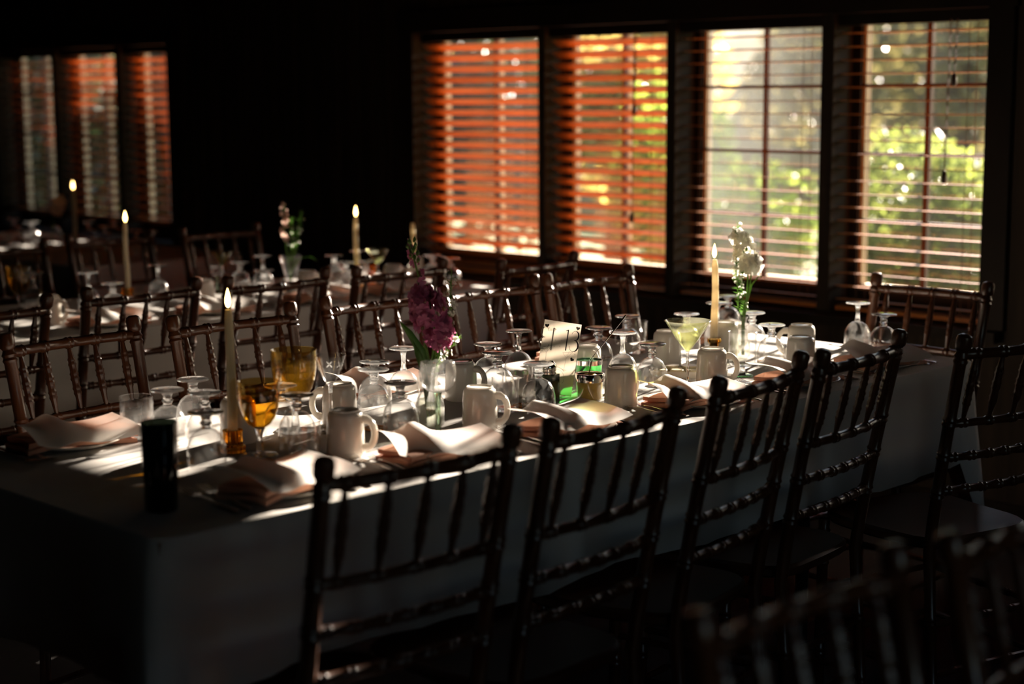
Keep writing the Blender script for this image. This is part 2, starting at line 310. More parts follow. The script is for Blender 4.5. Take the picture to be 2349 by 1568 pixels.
for i, (x, y, h, rx, m) in enumerate([(-8.9, 15.2, 3.3, 1.1, 'tree'), (-11.2, 16.4, 3.5, 1.15, 'tree'), (-13.6, 15.8, 3.6, 1.15, 'tree2'), (-16.0, 16.6, 3.6, 1.15, 'tree'), (-18.4, 15.4, 3.6, 1.15, 'tree2'), (-21.2, 15, 3.8, 1.3, 'tree'), (-26, 14, 4, 1.8, 'tree'), (-30.5, 15, 4, 1.8, 'tree'), (-11.3, 12.6, 2.4, .8, 'tree2')]):
    tree(x, y, h, rx, m, 3500, tl[i], 20+i)
# ---------------------------------------------------------------- chairs
def nodes_prof(L, r, nodes, taper=None):
    ts = [0, L]
    out = []
    pts = {0, L}
    for nd in nodes: pts |= {nd-.011, nd-.006, nd-.002, nd+.002, nd+.006, nd+.011}
    for t in sorted(p for p in pts if 0 <= p <= L):
        rr = r if taper is None else taper(t/L)
        for nd in nodes:
            d = abs(t-nd)
            if abs(d-.006) < 1e-6: rr *= 1.24
            elif abs(d-.002) < 1e-6: rr *= 1.08
        out.append((t, rr))
    return out
def turned(mb, p0, p1, prof, n=10, bow=None):
    p0, p1 = Vector(p0), Vector(p1); L = (p1-p0).length
    pts = []
    for t, r in prof:
        p = p0.lerp(p1, t/L)
        if bow: p = p+Vector(bow)*(1-(2*t/L-1)**2)
        pts.append(p)
    mb.tube(pts, [r for t, r in prof], n)
def make_chair():
    t = thing('chiavari_chair')
    st = MB(); N = 20
    def seatf(sh, z):
        v = []
        for i in range(28):
            a = 2*PI*i/28; c, s = math.cos(a), math.sin(a); e = .45
            x = math.copysign(abs(c)**e, c)*(.183+.010*(s > 0))*sh; y = math.copysign(abs(s)**e, s)*.195*sh; v.append((x, y, z))
        return v
    rings = [seatf(.97, .43), seatf(1, .436), seatf(1, .45), seatf(.965, .456), seatf(.8, .453)]
    vs = [p for r in rings for p in r]; fs = []
    for j in range(4):
        for i in range(28): fs.append((j*28+i, j*28+(i+1) % 28, (j+1)*28+(i+1) % 28, (j+1)*28+i))
    fs += [tuple(range(27, -1, -1)), tuple(4*28+i for i in range(28))]
    st.add(vs, fs); st.build('seat', M['seat'], t)
    def back(z): return -.185-.09*max(0, (z-.43)/.49)**1.15 if z > .43 else -.185-.03*((.43-z)/.43)
    def px(z): return .172+.008*max(0, (z-.43)/.49)
    for sx in (-1, 1):
        zs = []
        for nd in (.12, .27, .57, .66, .74, .885): zs += [nd-.012, nd-.006, nd, nd+.006, nd+.012]
        zs = sorted(set([0, .03, .43, .5, .8, .902, .908, .914, .928, .936, .94]+zs)); pts = []; rd = []
        for z in zs:
            r = .0125+.0015*(z > .4)
            for nd in (.12, .27, .57, .66, .74, .885):
                if abs(abs(z-nd)-.006) < 1e-6: r *= 1.2
            if z > .9: r = {.902: .0125, .908: .017, .914: .0175, .928: .018, .936: .0155, .94: .009}[z]
            pts.append((sx*px(z), back(z), z)); rd.append(r)
        MB().tube(pts, rd, 12).build('back_post', M['chair'], t)
        lg = MB(); turned(lg, (sx*.185, .165, 0), (sx*.18, .16, .435), nodes_prof(.435, .0135, [.1, .2, .33, .4]), 12); lg.build('leg', M['chair'], t)
    def rail(z, r, nn, name, bow):
        w = px(z); mb = MB(); nds = [.36*(k+.5)/nn for k in range(nn)]; nds = [n*(2*w)/.36 for n in nds]
        prof = nodes_prof(2*w, r, nds); extra = [(2*w*k/12, r) for k in range(13)]
        prof = sorted(prof+[e for e in extra if min(abs(e[0]-q[0]) for q in prof) > .002])
        turned(mb, (-w, back(z), z), (w, back(z), z), prof, 12, (0, -bow, 0)); mb.build(name, M['chair'], t)
    rail(.895, .0115, 5, 'top_rail', .022); rail(.735, .0095, 5, 'back_rail', .018); rail(.655, .0095, 7, 'back_rail', .016); rail(.575, .0095, 7, 'back_rail', .014)
    for k in range(5):
        f = (k+.5)/5*2-1; x1 = f*px(.735); x0 = f*px(.895); b1 = .018*(1-f*f); b0 = .022*(1-f*f)
        mb = MB(); p0 = Vector((x1, back(.735)-b1, .74)); p1 = Vector((x0, back(.895)-b0, .89)); L = (p1-p0).length
        turned(mb, p0, p1, nodes_prof(L, .008, [L*.3, L*.52, L*.74], lambda s: .0042+.0045*math.sin(PI*min(1, max(0, s)))**.7), 8); mb.build('spindle', M['chair'], t)
    for (a, b) in (((-.183, .163), (.183, .163)), ((-.183, .163), (-.172, -.19)), ((.183, .163), (.172, -.19)), ((-.172, -.195), (.172, -.195))):
        for z in (.14, .26):
            mb = MB(); L = math.dist(a, b); turned(mb, (*a, z), (*b, z), nodes_prof(L, .008, [L*.25, L*.5, L*.75]), 8); mb.build('stretcher', M['chair'], t)
    return t
def chair(tx, ty, face, label, group, d=0):
    """tx, ty: middle of the top rail; face: direction the sitter faces, degrees"""
    th = R(face-90+d); c = math.cos(th); s = math.sin(th)
    o = place('chair', make_chair, tx-(.275)*s*1, ty+.275*c, 0, th, label, 'chair', group)
    return o
GN = 'chairs along the near side of the number 13 table'; GF = 'chairs along the far side of the number 13 table'
chair(-1.86, 1.64, 180, 'dark bamboo-turned chair nearest the camera side, left of the near row', GN, -4)
chair(-1.855, 2.08, 180, 'dark bamboo-turned chair second in the near row, before the 13 card', GN, 5)
chair(-1.925, 2.58, 180, 'dark bamboo-turned chair third in the near row, before the martini glass', GN, 11)
chair(-1.963, 2.985, 180, 'dark bamboo-turned chair fourth in the near row, overlapping the table corner', GN, 7)
chair(-1.80, 3.37, 180, 'dark glinting chair standing apart right of the table end', GN, -14)
chair(-3.415, 1.94, 0, 'reddish brown chair leftmost behind the near end of the 13 table', GF, 8)
chair(-3.38, 2.365, 0, 'sun-rimmed brown chair behind the lit taper candle and amber goblets', GF, 2)
chair(-3.415, 2.86, 0, 'sun-rimmed brown chair behind the magenta flowers, left side', GF, 0)
chair(-3.385, 3.25, 0, 'sun-rimmed brown chair between the magenta flowers and the 13 card', GF, 0)
chair(-3.375, 3.655, 0, 'sun-rimmed brown chair farthest right along the far side of the table', GF, 0)
chair(-2.50, 4.14, 270, 'dark chair at the window end of the 13 table', 'chair at the table end', 0)
GB2 = 'chairs at the middle background table'
for x, y, d, l in ((-4.0, 2.02, 0, 'dark background chair cut by the left picture edge'), (-4.06, 2.535, 0, 'dark background chair left, before the dim mug'), (-4.01, 2.97, 0, 'dark background chair behind the lit taper candle'),
                   (-3.97, 3.42, 0, 'dark background chair behind the left part of the magenta flowers'), (-3.80, 3.87, 3, 'dark background chair right of the flowers, under the orange blind')):
    chair(x, y, 180, l, GB2, d)
for x, y, l in ((-5.6, 2.9, 'dim chair beyond the background table at the far left'), (-5.7, 3.42, 'dim chair beyond the background table, right of the farthest taper'), (-5.65, 3.9, 'dim chair beyond the background table near the dark wall')):
    chair(x, y, 0, l, 'chairs beyond the middle background table')
chair(-1.02, 1.45, 0, 'blurred dark chair in the lower right foreground', 'blurred foreground chairs', 0)
chair(-1.0, 1.90, 0, 'blurred dark chair at the lower right picture edge', 'blurred foreground chairs', 0)
chair(-7.0, 3.25, 90, 'dim chair at the farthest table, in front of its lit taper', 'chairs at the farthest table', 0)
# ---------------------------------------------------------------- tables
def table(name, x0, x1, y0, y1, tl, cl, drop=.27, top=.75, group=None):
    cx, cy_ = (x0+x1)/2, (y0+y1)/2; t = thing(name, (cx, cy_, 0), 0, tl, 'table', None)
    MB().box((0, 0, top-.02), (x1-x0-.016, y1-y0-.016, .03)).build('tabletop', M['table'], t, False)
    for sx in (-1, 1):
        for sy in (-1, 1): MB().tube([(sx*((x1-x0)/2-.28), sy*((y1-y0)/2-.38), 0), (sx*((x1-x0)/2-.28), sy*((y1-y0)/2-.38), top-.035)], .018, 8).build('leg', M['black'], t)
    mb = MB(); w, h = x1-x0, y1-y0; rc = .035; ring = []
    per = []
    def corner(ax, ay, a0):
        for k in range(5):
            a = a0+k*PI/8; per.append((ax+rc*math.cos(a), ay+rc*math.sin(a), math.cos(a), math.sin(a)))
    def line(xa, ya, xb, yb, nx, ny, n):
        for k in range(1, n): per.append((xa+(xb-xa)*k/n, ya+(yb-ya)*k/n, nx, ny))
    corner(w/2-rc, h/2-rc, 0); line(w/2-rc, h/2, -w/2+rc, h/2, 0, 1, 12); corner(-w/2+rc, h/2-rc, PI/2); line(-w/2, h/2-rc, -w/2, -h/2+rc, -1, 0, 44)
    corner(-w/2+rc, -h/2+rc, PI); line(-w/2+rc, -h/2, w/2-rc, -h/2, 0, -1, 12); corner(w/2-rc, -h/2+rc, 1.5*PI); line(w/2, -h/2+rc, w/2, h/2-rc, 1, 0, 44)
    n = len(per); vs = []; fs = []
    levels = [(-.03, 0, 0), (-.004, 0, 0), (0, -.004, 0), (.003, -.03, .1), (.005, -.1, .35), (.008, -.18, .7), (.010, -drop, 1)]
    for o, dz, am in levels:
        for i, (x, y, nx, ny) in enumerate(per):
            cr_ = abs(nx*ny) > .01 or (abs(abs(x)-w/2) < .05 and abs(abs(y)-h/2) < .05)
            wv = am*(.009*math.sin(i*.9)+.006*math.sin(i*2.1+1)); ex = am*(.035 if cr_ else 0); q = o+wv+ex
            zz = top+dz-(am*.17 if cr_ else 0)+.008*am*math.sin(i*.5)
            vs.append((x+nx*q, y+ny*q, zz))
    for j in range(len(levels)-1):
        for i in range(n): fs.append((j*n+i, (j+1)*n+i, (j+1)*n+(i+1) % n, j*n+(i+1) % n))
    fs.append(tuple(range(n))); mb.add(vs, fs)
    o = mb.build('tablecloth', M['cloth']); o.location = (cx, cy_, 0); tag(o, cl, 'tablecloth', group)
    md = o.modifiers.new('thickness', 'SOLIDIFY'); md.thickness = .0015; md.offset = -1
T = .75
table('banquet_table', -3.12, -2.245, 1.41, 3.96, 'long banquet table under the white cloth set with the 13 card', 'white cloth on the long table with the 13 card', group='white tablecloths')
table('banquet_table', -5.27, -4.44, 1.75, 4.35, 'long banquet table behind, between the two chair rows', 'white cloth on the middle background table', group='white tablecloths')
table('banquet_table', -8.2, -6.22, 3.58, 4.42, 'farthest banquet table before the left window', 'white cloth on the farthest dim table', group='white tablecloths')
# ---------------------------------------------------------------- glassware
def shell(prof, th=.0014):
    inner = [(max(0, r-th), z+(th if i == 0 and r < 1e-4 else 0)) for i, (r, z) in enumerate(prof)]
    if prof[0][0] < 1e-4: inner[0] = (0, prof[0][1]+th)
    return prof+[((prof[-1][0]-th/2), prof[-1][1]+.0008)]+inner[::-1]
def flip(prof, H): return [(r, H-z) for r, z in prof][::-1]
def up_goblet(parent, H, prof_bowl, prof_stem, prof_foot, inv, m_bowl='bowl', m_stem='glass', n=30):
    f = (lambda p: flip(p, H)) if inv else (lambda p: p)
    MB().lathe(f(prof_foot), n).build('foot', M[m_stem], parent)
    MB().lathe(f(prof_stem), 18).build('stem', M[m_stem], parent)
    MB().lathe(f(shell(prof_bowl)), n).build('bowl', M[m_bowl], parent)
def make_goblet():
    t = thing('water_goblet'); H = .1150
    up_goblet(t, H, [(0, .034), (.009, .034), (.018, .0375), (.027, .045), (.034, .057), (.0375, .071), (.0385, .085), (.0375, .1), (.036, .114)],
              [(.0165, .0048), (.011, .0095), (.0085, .015), (.0095, .021), (.0125, .0235), (.0095, .026), (.0085, .030), (.010, .0338)],
              [(0, 0), (.032, 0), (.0345, .0012), (.0345, .003), (.031, .0042), (.018, .0048), (0, .0048)], True)
    return t
def make_wine():
    t = thing('wine_glass'); H = .135
    up_goblet(t, H, [(0, .052), (.006, .052), (.014, .055), (.024, .062), (.0315, .073), (.036, .087), (.037, .1), (.036, .118), (.0335, .1342)],
              [(.012, .0045), (.0075, .0095), (.0058, .018), (.0052, .032), (.006, .044), (.0085, .0515)],
              [(0, 0), (.031, 0), (.033, .0012), (.033, .0028), (.028, .004), (.013, .0045), (0, .0045)], True)
    return t
def make_mug():
    t = thing('china_mug')
    outer = [(.0375, 0), (.0385, .003), (.038, .02), (.0372, .055), (.0360, .078), (.0345, .0845), (.0305, .0885), (.0285, .0895), (.0285, .0925), (.0265, .093), (.0255, .0905), (.0, .0895)]
    inner = [(0, .084), (.030, .083), (.0335, .074), (.0348, .05), (.0355, .003), (.0365, 0)]
    MB().lathe(outer+inner, 36, closed=False).build('body', M['mug'], t)
    mb = MB(); pts = []
    for k in range(13):
        a = -PI/2+PI*k/12; pts.append((.036+.026*math.cos(a)**.7 if math.cos(a) > 1e-6 else .036, 0, .046+.029*math.sin(a)))
    mb.tube(pts, [.0065]*2+[.0052]*9+[.0065]*2, 10, flat=1.3); mb.build('handle', M['mug'], t)
    return t
def make_tumbler():
    t = thing('tumbler'); MB().lathe(shell([(0, .001), (.030, .001), (.0325, .004), (.034, .02), (.0355, .089)], .0018), 32).build('wall', M['bowl'], t)
    MB().lathe([(0, .0035), (.029, .0035), (.0305, .006), (.0305, .0105), (0, .0095)], 28).build('thick_base', M['glass'], t); return t
def make_dark_tumbler():
    t = thing('dark_tumbler'); MB().lathe(shell([(0, 0), (.027, 0), (.029, .003), (.0305, .08), (.032, .155)], .002), 32).build('wall', M['dark'], t)
    MB().lathe([(0, .003), (.0265, .003), (.0280, .08), (.0286, .108), (0, .108)], 28).build('drink', M['darkliq'], t); return t
def make_amber():
    t = thing('amber_goblet'); H = .15
    up_goblet(t, H, [(0, .055), (.010, .056), (.022, .064), (.032, .078), (.0385, .097), (.0415, .118), (.0425, .15)],
              [(.012, .004), (.0075, .008), (.006, .02), (.0055, .036), (.008, .048), (.011, .0555)], [(0, 0), (.034, 0), (.036, .0015), (.034, .003), (.012, .004), (0, .004)], False, 'amber', 'glass')
    MB().lathe([(0, .0585), (.010, .059), (.0205, .066), (.030, .079), (.0365, .098), (.0390, .112), (0, .112)], 28).build('wine', M['liquid'], t); return t
def make_cordial():
    t = thing('cordial_glass')
    up_goblet(t, .165, [(0, .105), (.006, .105), (.012, .109), (.0175, .121), (.027, .145), (.034, .165)], [(.011, .0035), (.006, .008), (.0042, .03), (.004, .08), (.005, .1), (.007, .105)],
              [(0, 0), (.029, 0), (.031, .0015), (.028, .003), (.011, .0035), (0, .0035)], False)
    e = MB()
    for k in range(7):
        a = 2*PI*k/7; z0 = .141
        for q in range(4):
            b = PI/4+q*PI/2; c_ = Vector((math.cos(a), math.sin(a), 0)); s_ = Vector((-math.sin(a), math.cos(a), 0)); r0 = .0262
            pts = []
            for w_ in range(8):
                th = 2*PI*w_/8; lx = .0045*math.cos(b)+.0042*math.cos(th)*math.cos(b)-.0016*math.sin(th)*math.sin(b); lz = .0045*math.sin(b)+.0042*math.cos(th)*math.sin(b)+.0016*math.sin(th)*math.cos(b)
                pts.append(c_*(r0+lz*.36+.0004)+s_*lx+Vector((0, 0, z0+lz)))
            e.add(pts, [tuple(range(8))])
    e.build('etching', M['tan'], t); return t
def make_clear_goblet():
    t = thing('clear_goblet')
    MB().lathe(shell([(0, .096), (.008, .096), (.022, .1), (.033, .111), (.0385, .127), (.0392, .14), (.036, .16)]), 32).build('bowl', M['bowl'], t)
    MB().lathe([(.0095, .004), (.0062, .008), (.0055, .03), (.0055, .07), (.0065, .088), (.009, .0965)], 16).build('stem', M['palegreen'], t)
    MB().lathe([(0, 0), (.032, 0), (.034, .0015), (.031, .003), (.010, .004), (0, .004)], 30).build('foot', M['palegreen'], t); return t
def make_martini():
    t = thing('martini_glass')
    MB().lathe(shell([(0, .092), (.005, .0925), (.030, .125), (.056, .167)], .0016), 40).build('bowl', M['green'], t)
    MB().lathe([(.009, .004), (.0045, .009), (.0038, .03), (.0038, .075), (.0045, .089), (.006, .0925)], 16).build('stem', M['glass'], t)
    MB().lathe([(0, 0), (.034, 0), (.036, .0015), (.033, .003), (.009, .004), (0, .004)], 32).build('foot', M['glass'], t); return t
def make_short_stem():
    t = thing('footed_glass')
    MB().lathe(shell([(0, .027), (.028, .0275), (.0335, .032), (.035, .045), (.036, .113)], .0016), 34).build('bowl', M['bowl'], t)
    MB().lathe([(.010, .0045), (.0078, .008), (.0078, .024), (.0105, .0275)], 16).build('stem', M['glass'], t)
    MB().lathe([(0, 0), (.027, 0), (.028, .002), (.025, .004), (.010, .0045), (0, .0045)], 30).build('foot', M['palegreen'], t); return t
def make_holder():
    t = thing('candle_holder'); MB().lathe([(0, 0), (.024, 0), (.0245, .012), (.019, .016), (.0185, .04), (.0205, .045), (.0125, .045), (.0118, .018), (0, .018)], 48, ribs=16, rib=.04).build('ribbed_cup', M['amber_s'], t); return t
def make_brass():
    t = thing('candle_holder'); MB().lathe([(0, 0), (.0205, 0), (.021, .01), (.0125, .016), (.0125, .04), (.019, .045), (.019, .053), (.011, .053), (.0112, .018), (0, .018)], 36).build('cup', M['amber_s'], t)
    MB().lathe([(.0115, .0531), (.0185, .0531), (.0185, .0561), (.0115, .0561)], 30, closed=True).build('brass_ring', M['brass'], t); return t
def make_candle(H, lit=True):
    t = thing('taper_candle'); rr = random.Random(int(H*1000))
    MB().tube([(.0016*math.sin(z*7), .001*math.sin(z*5), z*H) for z in [k/16 for k in range(17)]], [.0108-.0026*(k/16)-(.0025 if k == 16 else 0) for k in range(17)], 16).build('wax', M['wax'], t)
    x0, y0 = .0016*math.sin(7), .001*math.sin(5)
    MB().tube([(x0, y0, H-.001), (x0+.001, y0, H+.005), (x0+.0025, y0, H+.009)], .0008, 6).build('wick', M['wick'], t)
    if lit: MB().lathe([(0, 0), (.0035, .003), (.0058, .010), (.0055, .018), (.0032, .029), (0, .040)], 16, (x0+.001, y0, H+.004)).build('flame', M['flame'], t)
    return t
def make_vase():
    t = thing('ribbed_vase'); MB().lathe(shell([(0, .001), (.027, .001), (.030, .006), (.0305, .045), (.028, .06), (.0205, .075), (.0165, .095), (.0185, .125), (.021, .132)], .0018), 64, ribs=24, rib=.025).build('wall', M['tan'], t)
    MB().lathe([(0, .003), (.0265, .003), (.0275, .008), (.0275, .045), (.0245, .06), (0, .06)], 28).build('water', M['water'], t); return t
def make_vase2():
    t = thing('bud_vase'); MB().lathe(shell([(0, .001), (.019, .001), (.0225, .006), (.0235, .025), (.019, .045), (.0115, .062), (.0105, .095), (.0145, .112)], .0015), 28).build('wall', M['bowl'], t)
    MB().lathe([(0, .003), (.0205, .005), (.0215, .025), (.0168, .045), (0, .047)], 24).build('water', M['water'], t); return t
def make_mustard():
    t = thing('mustard_jar'); MB().lathe(shell([(0, .001), (.027, .001), (.0305, .005), (.0325, .045), (.033, .062)], .002), 32).build('jar', M['bowl'], t)
    MB().lathe([(0, .0035), (.026, .0035), (.028, .007), (.0298, .045), (.030, .056), (.02, .0575), (.012, .062), (0, .0585)], 28).build('mustard', M['mustard'], t)
    MB().lathe([(.0335, .045), (.0345, .0455), (.0345, .062), (.033, .064), (.0305, .064), (.0318, .0615), (.0335, .0605)], 40, closed=True).build('metal_band', M['steel'], t)
    MB().tube([(-.004, 0, .055), (.0065, .004, .095)], .0012, 6).build('pick', M['cord'], t); return t
def make_open_jar():
    t = thing('open_jar'); MB().lathe(shell([(0, .001), (.027, .001), (.0305, .005), (.032, .045), (.0325, .07)], .002), 32).build('jar', M['palegreenw'], t)
    MB().lathe([(.0328, .062), (.0338, .0625), (.0338, .0735), (.0318, .0735), (.0318, .0715)], 40, closed=True).build('metal_band', M['steel'], t)
    MB().lathe([(0, .068), (.031, .068), (.031, .070), (0, .070)], 30).build('green_lid_disc', M['greenrim'], t); return t
M['palegreenw'] = thin_glass('green_glass_wall', (.55, .95, .6), haze=.05)
def make_shaker():
    t = thing('pepper_shaker'); MB().box((0, 0, .036), (.042, .042, .072)).build('body', M['dark'], t, False)
    MB().box((0, 0, .031), (.036, .036, .058)).build('pepper', M['black'], t, False)
    MB().lathe([(.018, .0722), (.0205, .074), (.0205, .079), (.019, .080), (.0205, .081), (.0205, .086), (.019, .087), (.021, .088), (.021, .094), (.017, .099), (.014, .104), (0, .105)], 30).build('ridged_cap', M['steel'], t); return t
def make_dish():
    t = thing('butter_dish'); W, D = .20, .085
    def f(s, z): return [(math.copysign(abs(math.cos(2*PI*i/32))**.5, math.cos(2*PI*i/32))*W/2*s, math.copysign(abs(math.sin(2*PI*i/32))**.5, math.sin(2*PI*i/32))*D/2*s, z) for i in range(32)]
    rings = [f(.86, 0), f(.95, .006), f(1, .016), f(.985, .017), f(.93, .007), f(.84, .005)]; fs = []
    for j in range(5):
        for i in range(32): fs.append((j*32+i, j*32+(i+1) % 32, (j+1)*32+(i+1) % 32, (j+1)*32+i))
    fs += [tuple(range(31, -1, -1)), tuple(160+i for i in range(32))]
    MB().add([p for r in rings for p in r], fs).build('dish', M['mug'], t); return t
def make_orange():
    t = thing('dried_orange_slice'); rr = random.Random(5)
    MB().lathe([(.0235, .0005), (.026, .0015), (.026, .0045), (.0235, .0055)], 28, closed=True, ribs=5, rib=.03).build('rind', M['rind'], t)
    mb = MB()
    for k in range(8):
        a0 = 2*PI*k/8+.06; a1 = 2*PI*(k+1)/8-.06; pts = [(.003*math.cos((a0+a1)/2), .003*math.sin((a0+a1)/2))]+[(.0225*math.cos(a0+(a1-a0)*q/4), .0225*math.sin(a0+(a1-a0)*q/4)) for q in range(5)]
        n = len(pts); mb.add([(x, y, .0012) for x, y in pts]+[(x, y, .0042) for x, y in pts], [tuple(range(n-1, -1, -1)), tuple(range(n, 2*n))]+[(i, (i+1) % n, (i+1) % n+n, i+n) for i in range(n)])
    mb.build('pulp', M['pulp'], t, False); return t
def make_orange_vase():
    t = thing('orange_vase'); MB().lathe(shell([(0, .001), (.018, .001), (.022, .008), (.020, .03), (.012, .048), (.014, .06), (.018, .07), (.019, .085)], .0018), 24).build('wall', M['orange_s'], t); return t
def make_v_vase():
    t = thing('v_shaped_vase'); MB().lathe(shell([(0, .004), (.022, .004), (.014, .012), (.012, .02), (.022, .06), (.042, .13)], .0018), 26).build('wall', M['bowl'], t)
    MB().lathe([(0, 0), (.03, 0), (.03, .004), (0, .004)], 24).build('foot', M['glass'], t); return t
def make_round_vase():
    t = thing('round_vase'); MB().lathe(shell([(0, .001), (.025, .001), (.04, .015), (.048, .045), (.046, .075), (.034, .1), (.026, .11)], .002), 28).build('wall', M['bowl'], t); return t
def ribbon(mb, pts, ws, z=0):
    n = len(pts); vs = []
    for i, (x, y) in enumerate(pts):
        a = Vector(pts[max(0, i-1)]); b = Vector(pts[min(n-1, i+1)]); d = (b-a).normalized(); w = (ws[i] if isinstance(ws, (list, tuple)) else ws)/2
        vs += [(x-d.y*w, z, y+d.x*w), (x+d.y*w, z, y-d.x*w)]
    mb.add(vs, [(2*i, 2*i+1, 2*i+3, 2*i+2) for i in range(n-1)])
def make_card():
    t = thing('table_number_card'); W, H = .088, .172
    # card stands in local xz, printed face towards -y
    tilt = R(9); holder = bpy.data.objects.new('paper', None)
    MB().box((0, 0, H/2), (W, .0006, H)).build('paper', M['paper'], t, False)
    P = kids(t)[-1]; Y = -.0007
    def g13(mb, ox, oz, s, mir=1):
        ribbon(mb, [(ox+mir*(-.0115)*s, oz+.046*s), (ox+mir*(-.006)*s, oz+.049*s)], [.0012*s, .0024*s], Y); ribbon(mb, [(ox+mir*(-.006)*s, oz+.0495*s), (ox+mir*(-.006)*s, oz)], .0026*s, Y)
        pts = []; ws = []
        for k in range(11): a = R(165-k*255/10); pts.append((ox+mir*(.0115+.0085*math.cos(a))*s, oz+(.0375+.0115*math.sin(a))*s)); ws.append((.0008+.0028*max(0, math.cos(a)))*s)
        ribbon(mb, pts, ws, Y); pts = []; ws = []
        for k in range(13): a = R(95-k*270/12); pts.append((ox+mir*(.011+.0105*math.cos(a))*s, oz+(.0135+.0135*math.sin(a))*s)); ws.append((.0008+.0032*max(0, math.cos(a)))*s)
        ribbon(mb, pts, ws, Y)
    n13 = MB(); g13(n13, .021, .118-.012, 1.0); n13.build('number_thirteen', M['ink'], P, False)
    gh = MB(); g13(gh, -.026, .102, 1.08, -1); gh.build('show_through_number', M['grey'], P, False)
    def heart(mb, ox, oz, s, rot=0, fill=True, w=.0008):
        pts = []
        for k in range(25):
            a = 2*PI*k/24; x = 16*math.sin(a)**3; y = 13*math.cos(a)-5*math.cos(2*a)-2*math.cos(3*a)-math.cos(4*a); x, y = x*s/34, y*s/34
            pts.append((ox+x*math.cos(rot)-y*math.sin(rot), oz+x*math.sin(rot)+y*math.cos(rot)))
        if fill: mb.add([(x, Y, z) for x, z in pts[:-1]], [tuple(range(24))[::-1]])
        else: ribbon(mb, pts, w, Y)
    hb = MB(); heart(hb, -.0365, .1585, .011, R(8)); hb.build('heart', M['ink'], P, False)
    hb = MB(); heart(hb, .033, .087, .0105, R(-28)); hb.build('heart', M['ink'], P, False)
    hb = MB(); heart(hb, .0365, .162, .0105, R(-8)); hb.build('pale_heart', M['grey'], P, False)
    def marti(mb, ox, oz, s, rot):
        def q(x, y): return (ox+(x*math.cos(rot)-y*math.sin(rot))*s, oz+(x*math.sin(rot)+y*math.cos(rot))*s)
        w = .0006; ribbon(mb, [q(-.0115, .04), q(.0115, .046)], w, Y); ribbon(mb, [q(-.0115, .04), q(-.001, .028), q(.0115, .046)], w, Y); ribbon(mb, [q(-.001, .028), q(-.0005, .001)], w, Y); ribbon(mb, [q(-.006, .001), q(.006, .0005), q(0, -.0015), q(-.006, .001)], w, Y)
        ribbon(mb, [q(-.0005+.002*math.cos(R(45*k)), .034+.0028*math.sin(R(45*k))) for k in range(9)], .0005, Y); ribbon(mb, [q(.001, .036), q(.003, .047)], .0004, Y)
    mm = MB(); marti(mm, -.0275, .067, 1.0, R(2)); mm.build('martini_drawing', M['softink'], P, False)
    mm = MB(); marti(mm, .018, .060, 1.0, R(-4)); mm.build('pale_martini_drawing', M['grey'], P, False)
    pl = MB()
    for x, z in ((-.012, .127), (.003, .128), (-.013, .112), (0, .114), (-.040, .098), (.038, .1)):
        ribbon(pl, [(x-.0016, z), (x+.0016, z)], .0005, Y); ribbon(pl, [(x, z-.0018), (x, z+.0018)], .0005, Y)
    pl.build('small_crosses', M['grey'], P, False)
    ar = MB(); ribbon(ar, [(.0+.021*math.cos(R(a)), .039+.021*math.sin(R(a))) for a in range(150, 5, -12)], .0005, Y); ribbon(ar, [(.0205, .039), (.021, .033), (.018, .028)], .0005, Y)
    ar.build('curved_arrow', M['softink'], P, False)
    def txt(body, size, name, m, fn):
        cu = bpy.data.curves.new(name, 'FONT'); cu.body = body; cu.size = size; cu.align_x = 'CENTER'; o = bpy.data.objects.new(name, cu); COL.objects.link(o)
        dg = bpy.context.evaluated_depsgraph_get(); me = bpy.data.meshes.new_from_object(o.evaluated_get(dg)); bpy.data.objects.remove(o)
        o = bpy.data.objects.new(name, me); me.materials.clear(); me.materials.append(m); COL.objects.link(o); o.parent = P
        for v in me.vertices: v.co = fn(v.co.x, v.co.y)
    txt('Table', .0095, 'word_table', M['grey'], lambda x, y: (-.0245+x*.9, Y, .1475+y))
    def arc(x, y): a = R(83)-x/.0245; return ((.0245+y)*math.cos(a), Y, .039+(.0245+y)*math.sin(a))
    txt('to see photos too', .0048, 'curved_words', M['softink'], arc)
    for o in kids(t): o.rotation_euler = (0, 0, 0)
    hw = MB(); pts = []
    for k in range(25):
        a = 2*PI*k/24; pts.append((.0235*math.sin(a)**3*.5+.003, -.004, .0185+(13*math.cos(a)-5*math.cos(2*a)-2*math.cos(3*a)-math.cos(4*a))*.0175/17*.72))
    hw.tube(pts, .0007, 6); hw.tube([(.003, -.004, .0065), (.004, -.006, .0012), (.03, -.01, .0012), (.03, .012, .0012), (-.01, .012, .0012), (-.012, .004, .012)], .0007, 6)
    hw.build('heart_wire_clip', M['wire'], t)
    return t
MAKE = dict(goblet=(make_goblet, 'glass'), wine=(make_wine, 'wine glass'), mug=(make_mug, 'mug'), tumbler=(make_tumbler, 'glass'), dark_tumbler=(make_dark_tumbler, 'glass'),
            amber_goblet=(make_amber, 'wine glass'), cordial=(make_cordial, 'glass'), clear_goblet=(make_clear_goblet, 'wine glass'), martini=(make_martini, 'martini glass'), short_stem=(make_short_stem, 'glass'),
            candle_holder=(make_holder, 'candle holder'), brass_holder=(make_brass, 'candle holder'), vase=(make_vase, 'vase'), vase2=(make_vase2, 'vase'), mustard_jar=(make_mustard, 'mustard jar'), open_jar=(make_open_jar, 'jar'),
            shaker=(make_shaker, 'pepper shaker'), butter_dish=(make_dish, 'dish'), orange=(make_orange, 'orange slice'), orange_vase=(make_orange_vase, 'vase'), v_vase=(make_v_vase, 'vase'), round_vase=(make_round_vase, 'vase'))
